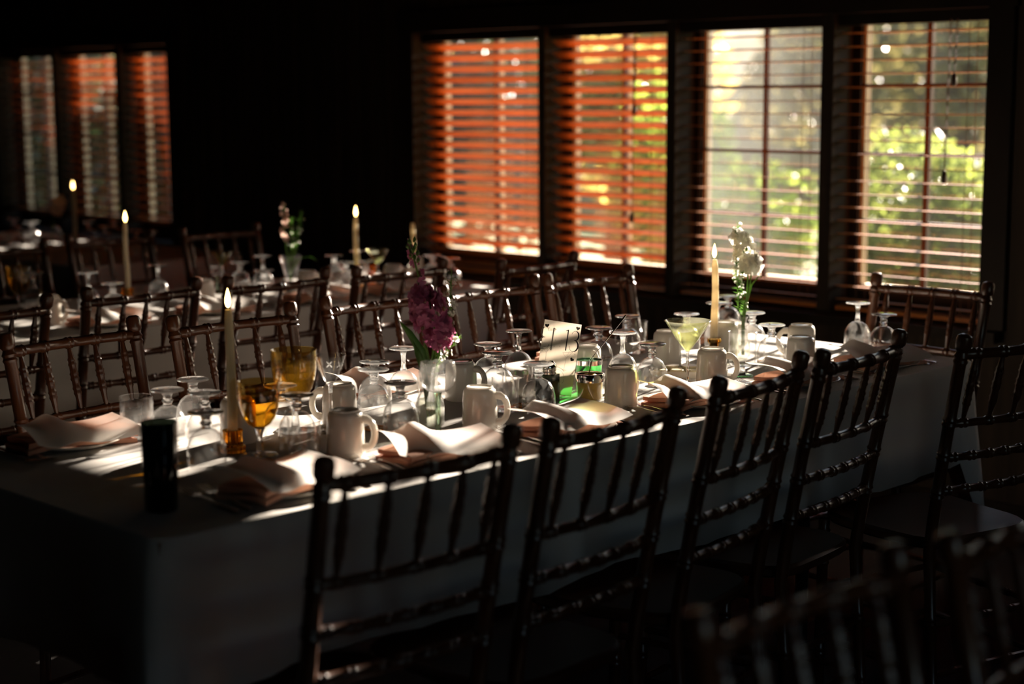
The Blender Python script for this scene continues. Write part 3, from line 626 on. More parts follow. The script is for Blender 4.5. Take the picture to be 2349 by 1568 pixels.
STD = dict(goblet=.115, wine=.135, mug=.093, tumbler=.09, dark_tumbler=.155, amber_goblet=.15, cordial=.165, clear_goblet=.16, martini=.167, short_stem=.115)
NAMED = {}
ITEMS = [
  ('goblet', -2.882, 1.847, 0.115, 0, 'upturned clear goblet right behind the tall dark tumbler near the shaded table end', 'upturned goblets on the number 13 table'),
  ('goblet', -2.951, 1.956, 0.115, 0, 'rearmost upturned clear goblet of the cluster left of the ivory taper candle', 'upturned goblets on the number 13 table'),
  ('goblet', -2.801, 1.883, 0.115, 0, 'upturned clear goblet between the rearmost and the front goblet of the candle-side cluster', 'upturned goblets on the number 13 table'),
  ('goblet', -2.624, 1.765, 0.115, 0, 'front upturned clear goblet of the cluster just right of the tall dark tumbler', 'upturned goblets on the number 13 table'),
  ('goblet', -2.755, 2.04, 0.115, 0, 'upturned clear goblet between the amber wine goblet and the nearer white mug', 'upturned goblets on the number 13 table'),
  ('goblet', -2.644, 1.997, 0.115, 0, 'upturned clear goblet nearly touching the handle side of the rear left white mug', 'upturned goblets on the number 13 table'),
  ('goblet', -2.855, 2.378, 0.115, 0, 'upturned clear goblet whose foot peeks out behind another right of the two left mugs', 'upturned goblets on the number 13 table'),
  ('goblet', -2.773, 2.306, 0.115, 0, 'upturned clear goblet in front of its twin, right of the two left mugs', 'upturned goblets on the number 13 table'),
  ('goblet', -2.6, 2.234, 0.115, 0, 'upturned clear goblet left of the ribbed flower vase, above the draped menu', 'upturned goblets on the number 13 table'),
  ('goblet', -2.861, 2.739, 0.115, 0, 'upturned clear goblet behind the front pair, right of the magenta flowers', 'upturned goblets on the number 13 table'),
  ('goblet', -2.715, 2.631, 0.122, 0, 'upturned clear goblet touching the right edge of the front centre mug', 'upturned goblets on the number 13 table'),
  ('goblet', -2.564, 2.611, 0.115, 0, 'upturned clear goblet standing in front of the dark shaker beside the 13 card', 'upturned goblets on the number 13 table'),
  ('goblet', -2.856, 3.131, 0.115, 0, 'upturned clear goblet behind the open jar with the spoon', 'upturned goblets on the number 13 table'),
  ('goblet', -2.953, 3.353, 0.115, 0, 'rearmost upturned clear goblet behind the clear tumbler at table centre', 'upturned goblets on the number 13 table'),
  ('goblet', -2.574, 3.012, 0.115, 0, 'upturned clear goblet between the jar-side mug and the martini glass', 'upturned goblets on the number 13 table'),
  ('goblet', -2.867, 3.5, 0.115, 0, 'upturned clear goblet seen through the martini glass bowl', 'upturned goblets on the number 13 table'),
  ('goblet', -2.751, 3.642, 0.115, 0, 'upturned clear goblet directly behind the short-stemmed clear glass', 'upturned goblets on the number 13 table'),
  ('goblet', -2.567, 3.482, 0.115, 0, 'upturned clear goblet right of the short-stemmed clear glass by the white flowers', 'upturned goblets on the number 13 table'),
  ('goblet', -3.03, 3.893, 0.115, 0, 'farthest upturned clear goblet behind the white flower stems', 'upturned goblets on the number 13 table'),
  ('goblet', -2.47, 3.858, 0.115, 0, 'upturned clear goblet last on the far right of the table', 'upturned goblets on the number 13 table'),
  ('wine', -2.857, 2.466, 0.135, 0, 'tall upturned wine glass just left of the magenta flower bunch', 'upturned wine glasses on the number 13 table'),
  ('wine', -2.866, 2.85, 0.135, 0, 'tall upturned wine glass just left of the number 13 card', 'upturned wine glasses on the number 13 table'),
  ('wine', -2.658, 3.001, 0.135, 0, 'tall upturned wine glass standing behind the mug beside the mustard jar', 'upturned wine glasses on the number 13 table'),
  ('wine', -2.852, 3.617, 0.135, 0, 'tall upturned wine glass half hidden by the ivory candle near the window', 'upturned wine glasses on the number 13 table'),
  ('wine', -2.572, 3.885, 0.135, 0, 'tall upturned wine glass left of the last goblet at the far table end', 'upturned wine glasses on the number 13 table'),
  ('mug', -2.784, 2.218, 0.093, 215, 'upturned white mug with its handle turned left, behind the nearer left mug', 'upturned white mugs on the number 13 table'),
  ('mug', -2.536, 2.034, 0.093, 30, 'upturned white mug nearest the front left, beside the fork pair', 'upturned white mugs on the number 13 table'),
  ('mug', -2.819, 2.611, 0.093, 20, 'upturned white mug in shade right of the vase, behind the front centre mug', 'upturned white mugs on the number 13 table'),
  ('mug', -2.534, 2.401, 0.093, 28, 'upturned white mug front centre with a big handle loop on its right', 'upturned white mugs on the number 13 table'),
  ('mug', -2.778, 3.0, 0.093, -20, 'upturned white mug partly hidden by the number 13 card edge', 'upturned white mugs on the number 13 table'),
  ('mug', -2.496, 2.812, 0.093, 95, 'upturned white mug directly right of the mustard jar', 'upturned white mugs on the number 13 table'),
  ('mug', -2.792, 3.328, 0.093, 100, 'upturned white mug behind the martini glass and the butter dish', 'upturned white mugs on the number 13 table'),
  ('mug', -2.514, 3.168, 0.093, 30, 'upturned white mug in front of the brass-footed ivory candle, handle right', 'upturned white mugs on the number 13 table'),
  ('mug', -2.475, 3.484, 0.093, 100, 'upturned white mug near the far end, in front of its twin', 'upturned white mugs on the number 13 table'),
  ('mug', -2.604, 3.666, 0.093, 220, 'upturned white mug behind its twin near the far end, handle left', 'upturned white mugs on the number 13 table'),
  ('mug', -2.788, 3.568, 0.093, 60, 'upturned white mug far back behind the ivory candle and flowers', 'upturned white mugs on the number 13 table'),
  ('mug', -2.802, 1.965, 0.093, 140, 'upturned white mug in shade behind the amber wine goblet and candle', 'upturned white mugs on the number 13 table'),
  ('tumbler', -2.978, 1.833, 0.09, 0, 'empty straight clear tumbler on the shaded left edge of the table', None),
  ('tumbler', -2.988, 3.424, 0.09, 0, 'straight clear tumbler in front of the rearmost goblet at table centre', None),
  ('tumbler', -2.567, 1.955, 0.085, 0, 'straight clear tumbler overlapping the upturned goblets beside the left mugs', None),
  ('tumbler', -2.634, 2.576, 0.08, 0, 'straight clear tumbler behind the goblet in front of the dark shaker', None),
  ('dark_tumbler', -2.422, 1.533, 0.155, 0, 'tall dark tumbler in deep shade at the near left table corner', None),
  ('amber_goblet', -2.655, 1.912, 0.15, 0, 'front amber goblet of white wine right of the lit taper candle', None),
  ('amber_goblet', -2.803, 2.112, 0.175, 0, 'rear amber goblet of white wine beside the etched cordial glass', None),
  ('cordial', -2.738, 2.158, 0.165, 0, 'small clear cordial glass with etched flowers behind the left mug', None),
  ('clear_goblet', -2.529, 2.276, 0.16, 0, 'upright clear goblet with pale green stem in front of the flower vase', None),
  ('martini', -2.525, 3.087, 0.167, 0, 'wide martini glass with a pale green tinted bowl', None),
  ('short_stem', -2.542, 3.326, 0.115, 0, 'upright clear glass on a short thick stem beside the white flowers', None),
  ('candle_holder', -2.725, 1.896, 0, 0, 'amber ribbed glass candle holder at the left cluster of glasses', None),
  ('candle', -2.725, 1.896, 0.27, 0, 'lit ivory taper candle rising beside the amber goblet', None),
  ('brass_holder', -2.773, 3.503, 0.04, 0, 'amber candle holder just visible above an upturned white mug', None),
  ('candle', -2.773, 3.503, 0.25, 0, 'ivory taper candle with a pale flame beside the white flowers', None),
  ('vase', -2.632, 2.346, 0, 0, 'ribbed clear glass vase holding the magenta flowers', None),
  ('vase2', -2.723, 3.562, 0, 0, 'slim clear bud vase holding the white flowers', None),
  ('mustard_jar', -2.594, 2.813, 0, 0, 'small glass jar of mustard with a metal band and thin pick', None),
  ('open_jar', -2.691, 2.914, 0, 0, 'open glass jar with green rim and a leaning spoon behind the mustard', None),
  ('shaker', -2.62, 2.698, 0, 0, 'dark square pepper shaker with ridged cap beside the 13 card', None),
  ('card', -2.681, 2.778, 0, 0, 'white table card printed with a large 13, hearts and a martini drawing', None),
  ('butter_dish', -2.64, 3.233, 0, 0, 'long white dish of foil-topped butter pats behind the martini glass', None),
  ('orange', -2.607, 3.076, 0, 0, 'dried orange slice under the rim of the goblet by the martini glass', None),
  ('orange', -2.602, 3.139, 0, 0, 'dried orange slice between goblet and martini stem', None),
  ('orange', -2.558, 2.684, 0, 0, 'dried orange slice in front of the number 13 card', None),
  ('orange', -2.623, 3.537, 0, 0, 'dried orange slice seen through the goblet right of the short-stemmed glass', None),
  ('orange', -2.688, 2.239, 0, 0, 'dried orange slice under the goblets right of the two left mugs', None),
  ('orange', -2.644, 2.644, 0, 0, 'dried orange slice left of the goblet in front of the shaker', None),
  ('orange', -2.59, 1.872, 0, 0, 'dried orange slice at the foot of the front amber goblet', None),
  ('wine', -5.021, 2.718, 0.135, 0, 'dim upturned wine glass right of the large amber glass at far left', 'upturned goblets on the middle background table'),
  ('wine', -4.879, 2.839, 0.135, 0, 'dim upturned wine glass left of the middle lit taper on the background table', 'upturned goblets on the middle background table'),
  ('goblet', -4.702, 2.823, 0.115, 0, 'dim upturned goblet just left of the middle lit taper on the background table', 'upturned goblets on the middle background table'),
  ('wine', -4.931, 3.141, 0.135, 0, 'dim upturned wine glass right of the middle lit taper on the background table', 'upturned goblets on the middle background table'),
  ('wine', -4.919, 3.578, 0.135, 0, 'dim upturned wine glass left of the dim V-shaped flower vase', 'upturned goblets on the middle background table'),
  ('goblet', -4.672, 3.401, 0.115, 0, 'dim upturned goblet in front of the wine glass left of the V-shaped vase', 'upturned goblets on the middle background table'),
  ('goblet', -4.963, 3.507, 0.115, 0, 'dim upturned goblet beside the round-bowled glass in the background', 'upturned goblets on the middle background table'),
  ('goblet', -4.918, 3.907, 0.115, 0, 'glinting upturned goblet left of the background taper by the orange vase', 'upturned goblets on the middle background table'),
  ('goblet', -4.671, 3.764, 0.115, 0, 'glinting upturned goblet in front of the background taper by the orange vase', 'upturned goblets on the middle background table'),
  ('wine', -4.825, 3.949, 0.135, 0, 'glinting upturned wine glass behind the background taper by the orange vase', 'upturned goblets on the middle background table'),
  ('goblet', -4.652, 3.843, 0.115, 0, 'glinting upturned goblet touching the orange vase on its left', 'upturned goblets on the middle background table'),
  ('goblet', -4.641, 4.158, 0.115, 0, 'glinting upturned goblet left of two behind the magenta flowers', 'upturned goblets on the middle background table'),
  ('goblet', -4.489, 4.114, 0.115, 0, 'glinting upturned goblet right of two behind the magenta flowers', 'upturned goblets on the middle background table'),
  ('mug', -4.74, 3.198, 0.093, 120, 'dim upturned mug left of the round-bowled glass in the background', 'upturned mugs on the middle background table'),
  ('mug', -4.72, 2.604, 0.093, 30, 'dim upturned mug with handle right, below the large amber glass group', 'upturned mugs on the middle background table'),
  ('mug', -4.643, 3.965, 0.093, 60, 'upturned mug right of the small orange vase in the background', 'upturned mugs on the middle background table'),
  ('mug', -4.705, 3.617, 0.093, 60, 'dim small upturned mug right of the V-shaped flower vase', 'upturned mugs on the middle background table'),
  ('amber_goblet', -5.105, 2.709, 0.15, 0, 'large amber goblet in the dark at the far left', None),
  ('clear_goblet', -5.025, 3.451, 0.1, 0, 'upright round-bowled glass in the dark beside a mug', None),
  ('martini', -5.199, 3.595, 0.13, 0, 'dim upright V-bowled glass behind the round-bowled glass', None),
  ('martini', -4.834, 4.052, 0.13, 0, 'dim upright V-bowled glass between the orange vase and a mug', None),
  ('candle_holder', -5.063, 3.098, 0, 0, 'amber glass candle holder under the middle lit background taper', None),
  ('candle', -5.063, 3.098, 0.255, 0, 'lit taper candle in the middle of the dark left background', None),
  ('candle_holder', -4.778, 3.901, 0, 0, 'amber glass candle holder left of the small orange vase', None),
  ('candle', -4.778, 3.901, 0.245, 0, 'lit taper candle before the dark wood wall at centre', None),
  ('candle_holder', -4.849, 4.244, 0, 0, 'glass candle holder hidden behind the magenta flower buds', None),
  ('candle_unlit', -4.849, 4.244, 0.2, 0, 'unlit pale taper rising behind the magenta flower buds', None),
  ('orange_vase', -4.739, 3.938, 0, 0, 'small orange glass vase with a narrow waist in the background', None),
  ('v_vase', -4.872, 3.667, 0, 0, 'dim V-shaped vase of greenery on the background table', None),
  ('goblet', -7.628, 4.038, 0.115, 0, 'glinting upturned goblet at the extreme left of the farthest table', 'upturned glasses on the farthest table at left'),
  ('goblet', -7.346, 3.979, 0.115, 0, 'glinting upturned goblet left of the dim round vase on the farthest table', 'upturned glasses on the farthest table at left'),
  ('goblet', -6.894, 3.68, 0.115, 0, 'glinting upturned goblet lowest in front at the left of the farthest table', 'upturned glasses on the farthest table at left'),
  ('goblet', -7.135, 4.166, 0.115, 0, 'glinting upturned goblet just right of the farthest lit taper', 'upturned glasses on the farthest table at left'),
  ('goblet', -6.832, 4.073, 0.115, 0, 'glinting upturned goblet second to the right of the farthest lit taper', 'upturned glasses on the farthest table at left'),
  ('goblet', -7.115, 4.295, 0.115, 0, 'glinting upturned goblet in the middle right of the farthest taper', 'upturned glasses on the farthest table at left'),
  ('goblet', -6.498, 4.033, 0.115, 0, 'dim upturned goblet between the farthest and the middle taper', 'upturned glasses on the farthest table at left'),
  ('goblet', -6.365, 4.023, 0.115, 0, 'dim upturned goblet right of the middle taper on the farthest table', 'upturned glasses on the farthest table at left'),
  ('candle_holder', -6.924, 3.972, 0, 0, 'amber glass candle holder under the farthest lit taper', None),
  ('candle', -6.924, 3.972, 0.265, 0, 'farthest lit taper candle, before the left window', None),
  ('round_vase', -7.111, 3.953, 0, 0, 'dim round glass vase with pink blossoms on the farthest table', None),
]

for kind, x, y, h, rot, label, group in ITEMS:
    if kind in ('candle', 'candle_unlit'):
        cz = T+(.0185 if 'white flowers' in label else .0185)
        place('candle%.3f' % h, lambda: make_candle(h, kind == 'candle'), x, y, cz, random.uniform(0, 6), label, 'candle', 'taper candles' if kind == 'candle' else None)
        continue
    if kind == 'card':
        o = place('card', make_card, x, y, T+.0035, 0, label, 'table card')
        q = Matrix.Rotation(R(-43), 3, 'Z') @ Matrix.Rotation(R(-5), 3, 'X') @ Matrix.Rotation(R(8.5), 3, 'Y')
        # local -y must face the camera: camera lies towards (+x, -y)
        o.rotation_euler = (Matrix.Rotation(R(44), 3, 'Z') @ Matrix.Rotation(R(-4), 3, 'X') @ Matrix.Rotation(R(8.5), 3, 'Y')).to_euler(); o.location.z = T+.0085; continue
    fn, cat = MAKE[kind]; sc = h/STD[kind] if kind in STD else 1
    rz = R(rot) if rot else random.uniform(0, 6)
    if kind == 'shaker': rz = R(20)
    if kind == 'butter_dish': rz = R(38)
    o = place(kind, fn, x, y, T+.0002, rz, label, cat, group or {'orange': 'dried orange slices on the 13 table', 'candle_holder': 'amber candle holders'}.get(kind), sc)
    NAMED.setdefault(kind, []).append(o)
# butter pats and ramekins on the dish
bx, by = NAMED['butter_dish'][0].location[:2]; dv = Vector((math.cos(R(38)), math.sin(R(38)))); dn = Vector((-dv.y, dv.x))
def make_pat(): return MB().lathe([(0, 0), (.017, 0), (.0185, .003), (.018, .012), (.015, .0145), (0, .0145)], 20).build('butter_pat', M['butter'])
for k, q in enumerate((-.07, -.028, .016, .06)):
    p = Vector((bx, by))+dv*q-dn*.021; place('pat', make_pat, p.x, p.y, T+.0062, 0, ['leftmost butter pat along the front of the dish', 'second butter pat from the left on the dish', 'butter pat behind the martini stem on the dish', 'rightmost butter pat next to the candle-side mug'][k], 'butter', 'butter pats on the white dish')
def make_cup():
    t = thing('foil_topped_cup'); MB().lathe([(0, 0), (.014, 0), (.019, .018), (0, .018)], 20).build('cup', M['butter'], t); MB().lathe([(0, .0183), (.0205, .0183), (.0205, .0195), (0, .0195)], 24).build('foil_lid', M['foil'], t); return t
for k, q in enumerate((-.045, .0, .045)):
    p = Vector((bx, by))+dv*q+dn*.018; place('cup', make_cup, p.x, p.y, T+.0062, 0, ['left foil-topped cream cup at the back of the dish', 'middle foil-topped cream cup at the back of the dish', 'right foil-topped cream cup at the back of the dish'][k], 'cup', 'foil-topped cups on the white dish')
# ---------------------------------------------------------------- flowers
def floret(mb, p, d, s, rr, petals=5):
    d = Vector(d).normalized(); a = d.orthogonal().normalized(); b = d.cross(a)
    for k in range(petals):
        w = 2*PI*(k+rr.uniform(-.2, .2))/petals; e = a*math.cos(w)+b*math.sin(w); f = a*-math.sin(w)+b*math.cos(w); q = s*rr.uniform(.8, 1.2)
        pts = [p, p+e*q*.5+f*q*.42+d*q*.3, p+e*q*1.0+f*q*.45+d*q*rr.uniform(.1, .5), p+e*q*1.12+d*q*rr.uniform(0, .35), p+e*q*1.0-f*q*.45+d*q*rr.uniform(.1, .5), p+e*q*.5-f*q*.42+d*q*.3]
        mb.add(pts, [(0, 1, 2, 3), (0, 3, 4, 5)])
def spike(name, base, pts, m, n, rad, s, label, cat, group=None, seed=1, bud=None, stem_r=.0026, up0=.35):
    """one cut flower: stem polyline from the vase, florets crowded round its upper part"""
    t = thing(name, base, 0, label, cat, group); rr = random.Random(seed); P = [Vector(p) for p in pts]
    MB().tube(P, [stem_r*(1-.4*i/len(P)) for i in range(len(P))], 7).build('stem', M['stemg'], t)
    segs = len(P)-1; mb = MB()
    def at(u):
        u = min(max(u, 0), .9999)*segs; i = int(u); return P[i].lerp(P[i+1], u-i)
    for k in range(n):
        u = up0+(1-up0)*(k+rr.random())/n; a = rr.uniform(0, 2*PI); w = rad*(math.sin(PI*min(1, (u-up0)/(1-up0)*.85+.12))**.6)
        dr = Vector((math.cos(a), math.sin(a), rr.uniform(-.35, .5))); floret(mb, at(u)+dr*w*rr.uniform(.55, 1), dr, s*rr.uniform(.8, 1.15), rr)
    mb.build('blossoms', M[m], t)
    if bud:
        bm = MB()
        for k in range(bud):
            u = .80+.2*k/bud; a = k*2.4; q = at(u)+Vector((math.cos(a), math.sin(a), .6))*.007
            bm.tube([q, q+Vector((math.cos(a)*.003, math.sin(a)*.003, .006)), q+Vector((math.cos(a)*.003, math.sin(a)*.003, .012))], [.002, .0045, .001], 7)
        bm.build('buds', M['stemg'], t)
    return t
def sprig(base, pts, label, m, n, seed, cat='greenery', group=None, s=.0045, spread=.02, needles=60):
    t = thing('wax_flower_sprig', base, 0, label, cat, group); rr = random.Random(seed); P = [Vector(p) for p in pts]
    st = MB().tube(P, [.0016-.0008*i/len(P) for i in range(len(P))], 6); segs = len(P)-1; lf = MB(); bl = MB()
    def at(u): u = min(max(u, 0), .9999)*segs; i = int(u); return P[i].lerp(P[i+1], u-i)
    for k in range(needles):
        u = rr.uniform(.3, 1); p = at(u); d = Vector((rr.gauss(0, 1), rr.gauss(0, 1), rr.uniform(.2, 1.2))).normalized(); L = rr.uniform(.012, .02); e = d.orthogonal().normalized()*.0011
        lf.add([p-e, p+e, p+d*L], [(0, 1, 2)])
    for k in range(n):
        u = rr.uniform(.5, 1); p = at(u); d = Vector((rr.gauss(0, 1), rr.gauss(0, 1), rr.uniform(0, 1.2))).normalized(); q = p+d*spread*rr.uniform(.4, 1)
        st.tube([p, q], .0005, 4); floret(bl, q, d, s*rr.uniform(.7, 1.1), rr)
    st.build('stem', M['stemg'], t); lf.build('needles', M['leaf'], t, False)
    if n: bl.build('blossoms', M[m], t)
    return t
def blade(base, pts, w, label, group=None, m='leaf', name='long_leaf'):
    P = [Vector(p) for p in pts]; n = len(P); mb = MB(); vs = []
    cw = Vector((.7, .7, 0))
    for i, p in enumerate(P):
        ww = w*math.sin(PI*(.08+.92*i/(n-1)))**.8 if i < n-1 else .0005
        vs += [p-cw*ww/2, p+Vector((0, 0, -.002)), p+cw*ww/2]
    fs = []
    for i in range(n-1): fs += [(3*i, 3*i+1, 3*i+4, 3*i+3), (3*i+1, 3*i+2, 3*i+5, 3*i+4)]
    o = mb.add(vs, fs).build(name, M[m]); o.location = base; tag(o, label, 'leaf', group); md = o.modifiers.new('t', 'SOLIDIFY'); md.thickness = .0008; return o
v1 = NAMED['vase'][0].location; V = lambda r, z, d=0: Vector((r*.702+d*-.7, r*.712+d*.7, z))     # r: to the right in view, d: away
F1 = 'flowers in the ribbed vase'; vb = (v1.x, v1.y, v1.z+.008)
spike('stock_flower', vb, [V(.0, 0), V(.004, .06), V(.002, .13), V(.016, .18), V(.008, .22), V(-.012, .26), V(-.02, .285)], 'magenta', 70, .04, .0145, 'large magenta stock flower in the ribbed vase', 'flower', F1, 2, up0=.5)
spike('stock_flower', vb, [V(-.006, 0), V(-.002, .06), V(.004, .13), V(.014, .2), V(.0, .27), V(-.022, .32), V(-.032, .36), V(-.038, .39)], 'magenta', 10, .012, .009, 'tall budding stock stem leaning left above the magenta blooms', 'flower', F1, 3, bud=12, up0=.62)
spike('stock_flower', vb, [V(.008, 0), V(.006, .06), V(.012, .13), V(.028, .18), V(.036, .22)], 'magenta', 22, .02, .0125, 'lower right magenta stock bloom in the ribbed vase', 'flower', F1, 4, up0=.66)
sprig(vb, [V(.01, .01), V(.008, .08), V(.012, .13), V(.035, .19), V(.046, .25), V(.05, .33)], 'white wax flower sprig right of the magenta blooms', 'white', 34, 6, 'flower', F1, spread=.022, needles=90)
sprig(vb, [V(.004, .01), V(.006, .08), V(.012, .125), V(.04, .155), V(.062, .185)], 'small sprig with a bright white bloom low on the right of the ribbed vase', 'white', 10, 7, 'flower', F1, s=.006, spread=.009, needles=90)
blade(vb, [V(-.004, .02), V(-.004, .1), V(-.02, .16), V(-.045, .20), V(-.066, .225)], .022, 'broad green leaf curving left from the ribbed vase', F1)
blade(vb, [V(-.006, .02), V(-.008, .1), V(-.024, .15), V(-.036, .18)], .018, 'short green leaf left of the magenta stems', F1)
blade(vb, [V(.002, .02), V(.002, .1), V(.016, .15), V(.030, .185)], .016, 'lit green leaf right of the magenta stems', F1, 'stemg')
blade(vb, [V(.0, .02), V(-.0, .1), V(-.008, .15), V(-.01, .19)], .016, 'central green leaf below the magenta blooms', F1, 'stemg')
v2 = NAMED['vase2'][0].location; vb2 = (v2.x, v2.y, v2.z+.008); F2 = 'flowers in the slim bud vase'
spike('white_stock_flower', vb2, [V(.0, 0), V(.002, .1), V(.01, .16), V(.012, .21), V(.008, .25), V(-.002, .285), V(-.014, .33)], 'white', 22, .026, .019, 'white stock flower in the slim bud vase', 'flower', F2, 12, bud=8, up0=.62)
spike('white_stock_flower', vb2, [V(.004, 0), V(.004, .1), V(.016, .17), V(.022, .23), V(.018, .262)], 'white', 14, .018, .023, 'large white bloom on the right of the bud vase bunch', 'flower', F2, 13, up0=.78)
sprig(vb2, [V(-.002, .01), V(-.002, .09), V(-.012, .13), V(-.016, .19), V(-.02, .24), V(-.018, .3), V(-.016, .345)], 'brushy wax flower sprig left in the bud vase', 'white', 46, 14, 'flower', F2, spread=.017, needles=120)
sprig(vb2, [V(.0, .01), V(.0, .09), V(.002, .13), V(-.004, .19), V(-.002, .23)], 'short brushy sprig in the middle of the bud vase', 'white', 26, 15, 'flower', F2, spread=.018, needles=120)
blade(vb2, [V(.004, .02), V(.004, .1), V(.012, .15), V(.022, .19), V(.042, .215), V(.05, .212)], .006, 'thin curling leaf right of the white flowers', F2, 'stemg')
v3 = NAMED['v_vase'][0].location; vb3 = (v3.x, v3.y, v3.z+.02); F3 = 'stems in the V-shaped vase'
spike('pale_flower', vb3, [V(0, 0), V(-.01, .1), V(-.02, .2), V(-.018, .3)], 'pink', 14, .012, .01, 'pale dim flower spike in the V-shaped background vase', 'flower', F3, 22, up0=.55)
sprig(vb3, [V(0, 0), V(.01, .1), V(.035, .2), V(.045, .27)], 'dim dark green sprig leaning right in the V-shaped vase', 'white', 6, 23, 'greenery', F3, needles=160)
sprig(vb3, [V(0, 0), V(.0, .1), V(.01, .18), V(.006, .25)], 'dim dark green sprig in the middle of the V-shaped vase', 'white', 6, 24, 'greenery', F3, needles=160)
blade(vb3, [V(0, .05), V(.03, .1), V(.07, .11), V(.1, .09)], .02, 'bright green leaf drooping right from the V-shaped vase', F3)
v4 = NAMED['round_vase'][0].location; vb4 = (v4.x, v4.y, v4.z+.02)
spike('pink_flower', vb4, [V(0, 0), V(.005, .1), V(.03, .17), V(.045, .215)], 'pink', 26, .03, .02, 'pale pink blossom cluster on the farthest table', 'flower', None, 32, up0=.55)
spike('white_flower', (NAMED['mug'][-2].location.x+.0, NAMED['mug'][-2].location.y+.085, T), [V(0, 0), V(.005, .05), V(.03, .1)], 'white', 16, .02, .016, 'pale blossoms above the mug right of the orange vase', 'flower', None, 33, up0=.6)
# ---------------------------------------------------------------- place settings
def make_plate():
    t = thing('side_plate'); MB().lathe([(0, .001), (.06, .001), (.075, .004), (.1, .013), (.102, .0145), (.1, .0155), (.074, .0065), (.06, .0035), (0, .0035)], 48).build('disc', M['mug'], t); return t
def make_napkin():
    t = thing('folded_napkin'); rr = random.Random(3)
    for k in range(2):
        def f(u, v, k=k):
            x = (u-.5)*.235; y = (v-.5)*.12; e = .5*abs(2*v-1)**4+.3*abs(2*u-1)**6
            return (x+.003*k, y*(1-.05*k), .013+.0105*k+.004*math.sin(u*5+k)+.003*math.sin(v*6+u*3)-.007*e)
        MB().sheet(f, 18, 12, .009).build('fold', M['napkin'], t)
    return t
def make_menu(): 
    def f(u, v):
        x = (u-.5)*.235; y = (v-.5)*.15
        z = .006+.016*abs(2*u-1)**3*(1 if u < .5 else .5)+.024*math.exp(-((u-.36)/.13)**2)*(.4+.6*v)+.004*math.sin(v*3.5+u*2)-.026*(1-v)**2.5
        return (x, y-.012, z)
    t = thing('menu_sheet'); MB().sheet(f, 24, 10, .0006).build('paper', M['menu'], t)
    return t
def make_fork():
    t = thing('fork'); h = MB()
    pts = [(0, -.095, .002), (0, -.08, .0022), (0, -.02, .0035), (0, .03, .006), (0, .05, .0045)]
    h.tube(pts, [.0055, .006, .0035, .0022, .003], 8, flat=.4); h.build('handle', M['steel'], t)
    n = MB(); n.box((0, .056, .0045), (.022, .014, .0018))
    for k in range(4): n.tube([(-.0093+k*.0062, .061, .0045), (-.0093+k*.0062, .085, .0065), (-.0088+k*.0059, .103, .011)], [.0016, .0014, .0007], 6, flat=.6)
    n.build('tines', M['steel'], t, False); return t
def make_spoon():
    t = thing('spoon'); MB().tube([(0, -.095, .002), (0, -.08, .0022), (0, -.02, .0035), (0, .035, .006), (0, .05, .005)], [.0055, .006, .0035, .0022, .003], 8, flat=.4).build('handle', M['steel'], t)
    def f(u, v):
        a = 2*PI*u; r = v; return (.0195*r*math.cos(a), .074+.029*r*math.sin(a), .0022+.006*r*r)
    MB().sheet(f, 20, 5, .001).build('bowl', M['steel'], t); return t
GS = {k: '%s at the 13 table' % k for k in ('side plates', 'folded napkins', 'menu sheets', 'forks', 'spoons')}
seats = [(1.765, 'at the shaded near end seat, before the front goblets', 12), (2.15, 'before the front left mugs', -6), (2.515, 'in front of the 13 card', 8), (2.94, 'under the martini glass foot', -5), (3.34, 'at the seat right of the short-stemmed glass', 4), (3.70, 'at the last seat of the near side', -8)]
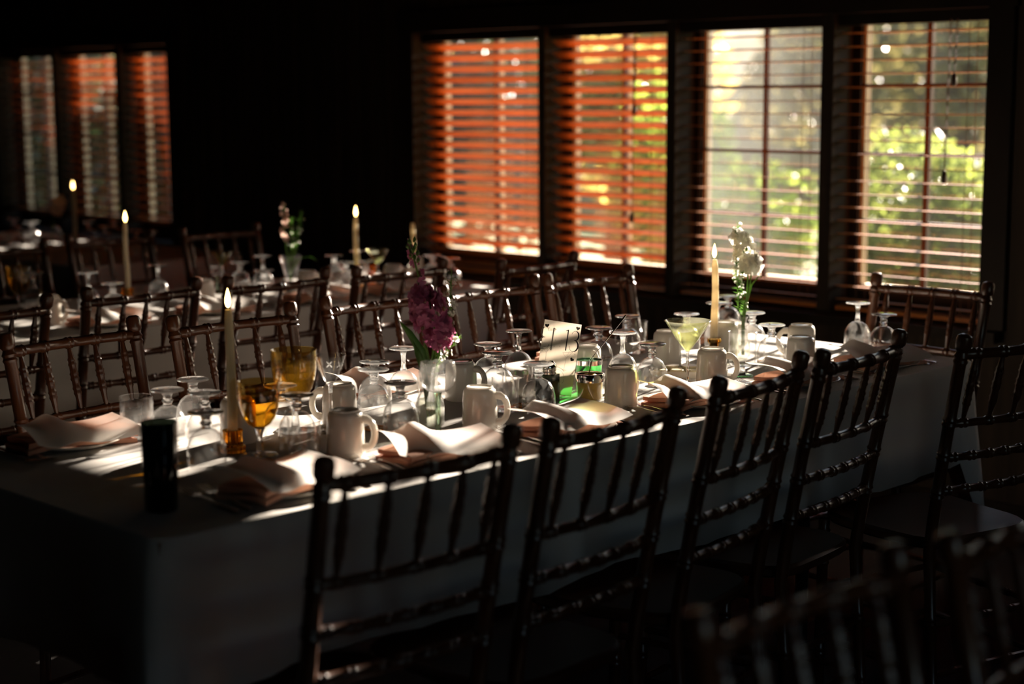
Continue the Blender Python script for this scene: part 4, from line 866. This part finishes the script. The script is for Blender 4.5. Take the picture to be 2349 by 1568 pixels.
for k, (y, where, a) in enumerate(seats):
    x = -2.378
    place('plate', make_plate, x, y, T+.0002, 0, 'white side plate '+where, 'plate', GS['side plates'])
    place('napkin', make_napkin, x, y, T+.0045, R(90+a), 'blush pink folded napkin '+where, 'napkin', GS['folded napkins'])
    place('menu', make_menu, x-.012, y+.004, T+.036, R(90+a*1.6-10), 'curled white menu sheet '+where, 'menu', GS['menu sheets'])
    for q in (0, 1):
        place('fork', make_fork, x-.012-.004*q, y-.118-.03*q, T+.0012, R(90-8+3*q), ('inner' if q == 0 else 'outer')+' fork left of the napkin '+where, 'fork', GS['forks'])
        place('spoon', make_spoon, x-.0-.004*q, y+.118+.034*q, T+.0012, R(90-14+2*q), ('inner' if q == 0 else 'outer')+' spoon right of the napkin '+where, 'spoon', GS['spoons'])
far = [(1.70, 'on the shaded far left side beside the empty tumbler', -6), (2.52, 'on the far side behind the tall wine glass', 5), (3.24, 'on the far side behind the butter dish', -5), (3.77, 'on the far side at the window end', 6)]
for k, (y, where, a) in enumerate(far):
    x = -3.02
    place('plate', make_plate, x+.005, y, T+.0002, 0, 'white side plate '+where, 'plate', GS['side plates'])
    place('napkin', make_napkin, x+.005, y, T+.0045, R(90+a), 'blush pink folded napkin '+where, 'napkin', GS['folded napkins'])
    place('menu', make_menu, x+.017, y, T+.036, R(80-a), 'curled white menu sheet '+where, 'menu', GS['menu sheets'])
for k, (y, w_) in enumerate(((1.56, 'on the cloth beside the menu at the shaded far left'), (1.59, 'nearest the menu at the shaded far left'))):
    place('fork', make_fork, -2.98, y-.0, T+.0012, R(-90), ('fork ')+w_, 'fork', GS['forks'])
bg = [(2.10, 'at the left end of the middle background table'), (2.72, 'near the dim handled mug on the background table'), (3.12, 'right of the dim mug on the background table'), (3.55, 'before the V-shaped vase'), (3.90, 'under the small orange vase')]
for k, (y, where) in enumerate(bg):
    x = -4.565
    place('plate', make_plate, x, y, T+.0002, 0, 'dim side plate '+where, 'plate', 'side plates on the background table')
    place('napkin', make_napkin, x, y, T+.0045, R(84), 'dim folded napkin '+where, 'napkin', 'napkins on the background table')
    place('menu', make_menu, x, y, T+.036, R(98), 'white menu sheet '+where, 'menu', 'menus on the background table')
# spoon leaning in the open jar
j = NAMED['open_jar'][0]
o = place('spoon', make_spoon, j.location.x+.022, j.location.y+.022, T+.133, 0, 'steel spoon handle leaning out of the green-rimmed jar', 'spoon')
o.rotation_euler = (R(0), 0, 0)
axis = Vector((.44, .45, .85)).normalized()      # handle end direction
o.rotation_euler = (-axis).to_track_quat('Y', 'Z').to_euler()
o.location = Vector((j.location.x, j.location.y, T+.076))+Vector((.010, .010, .0))+axis*.035
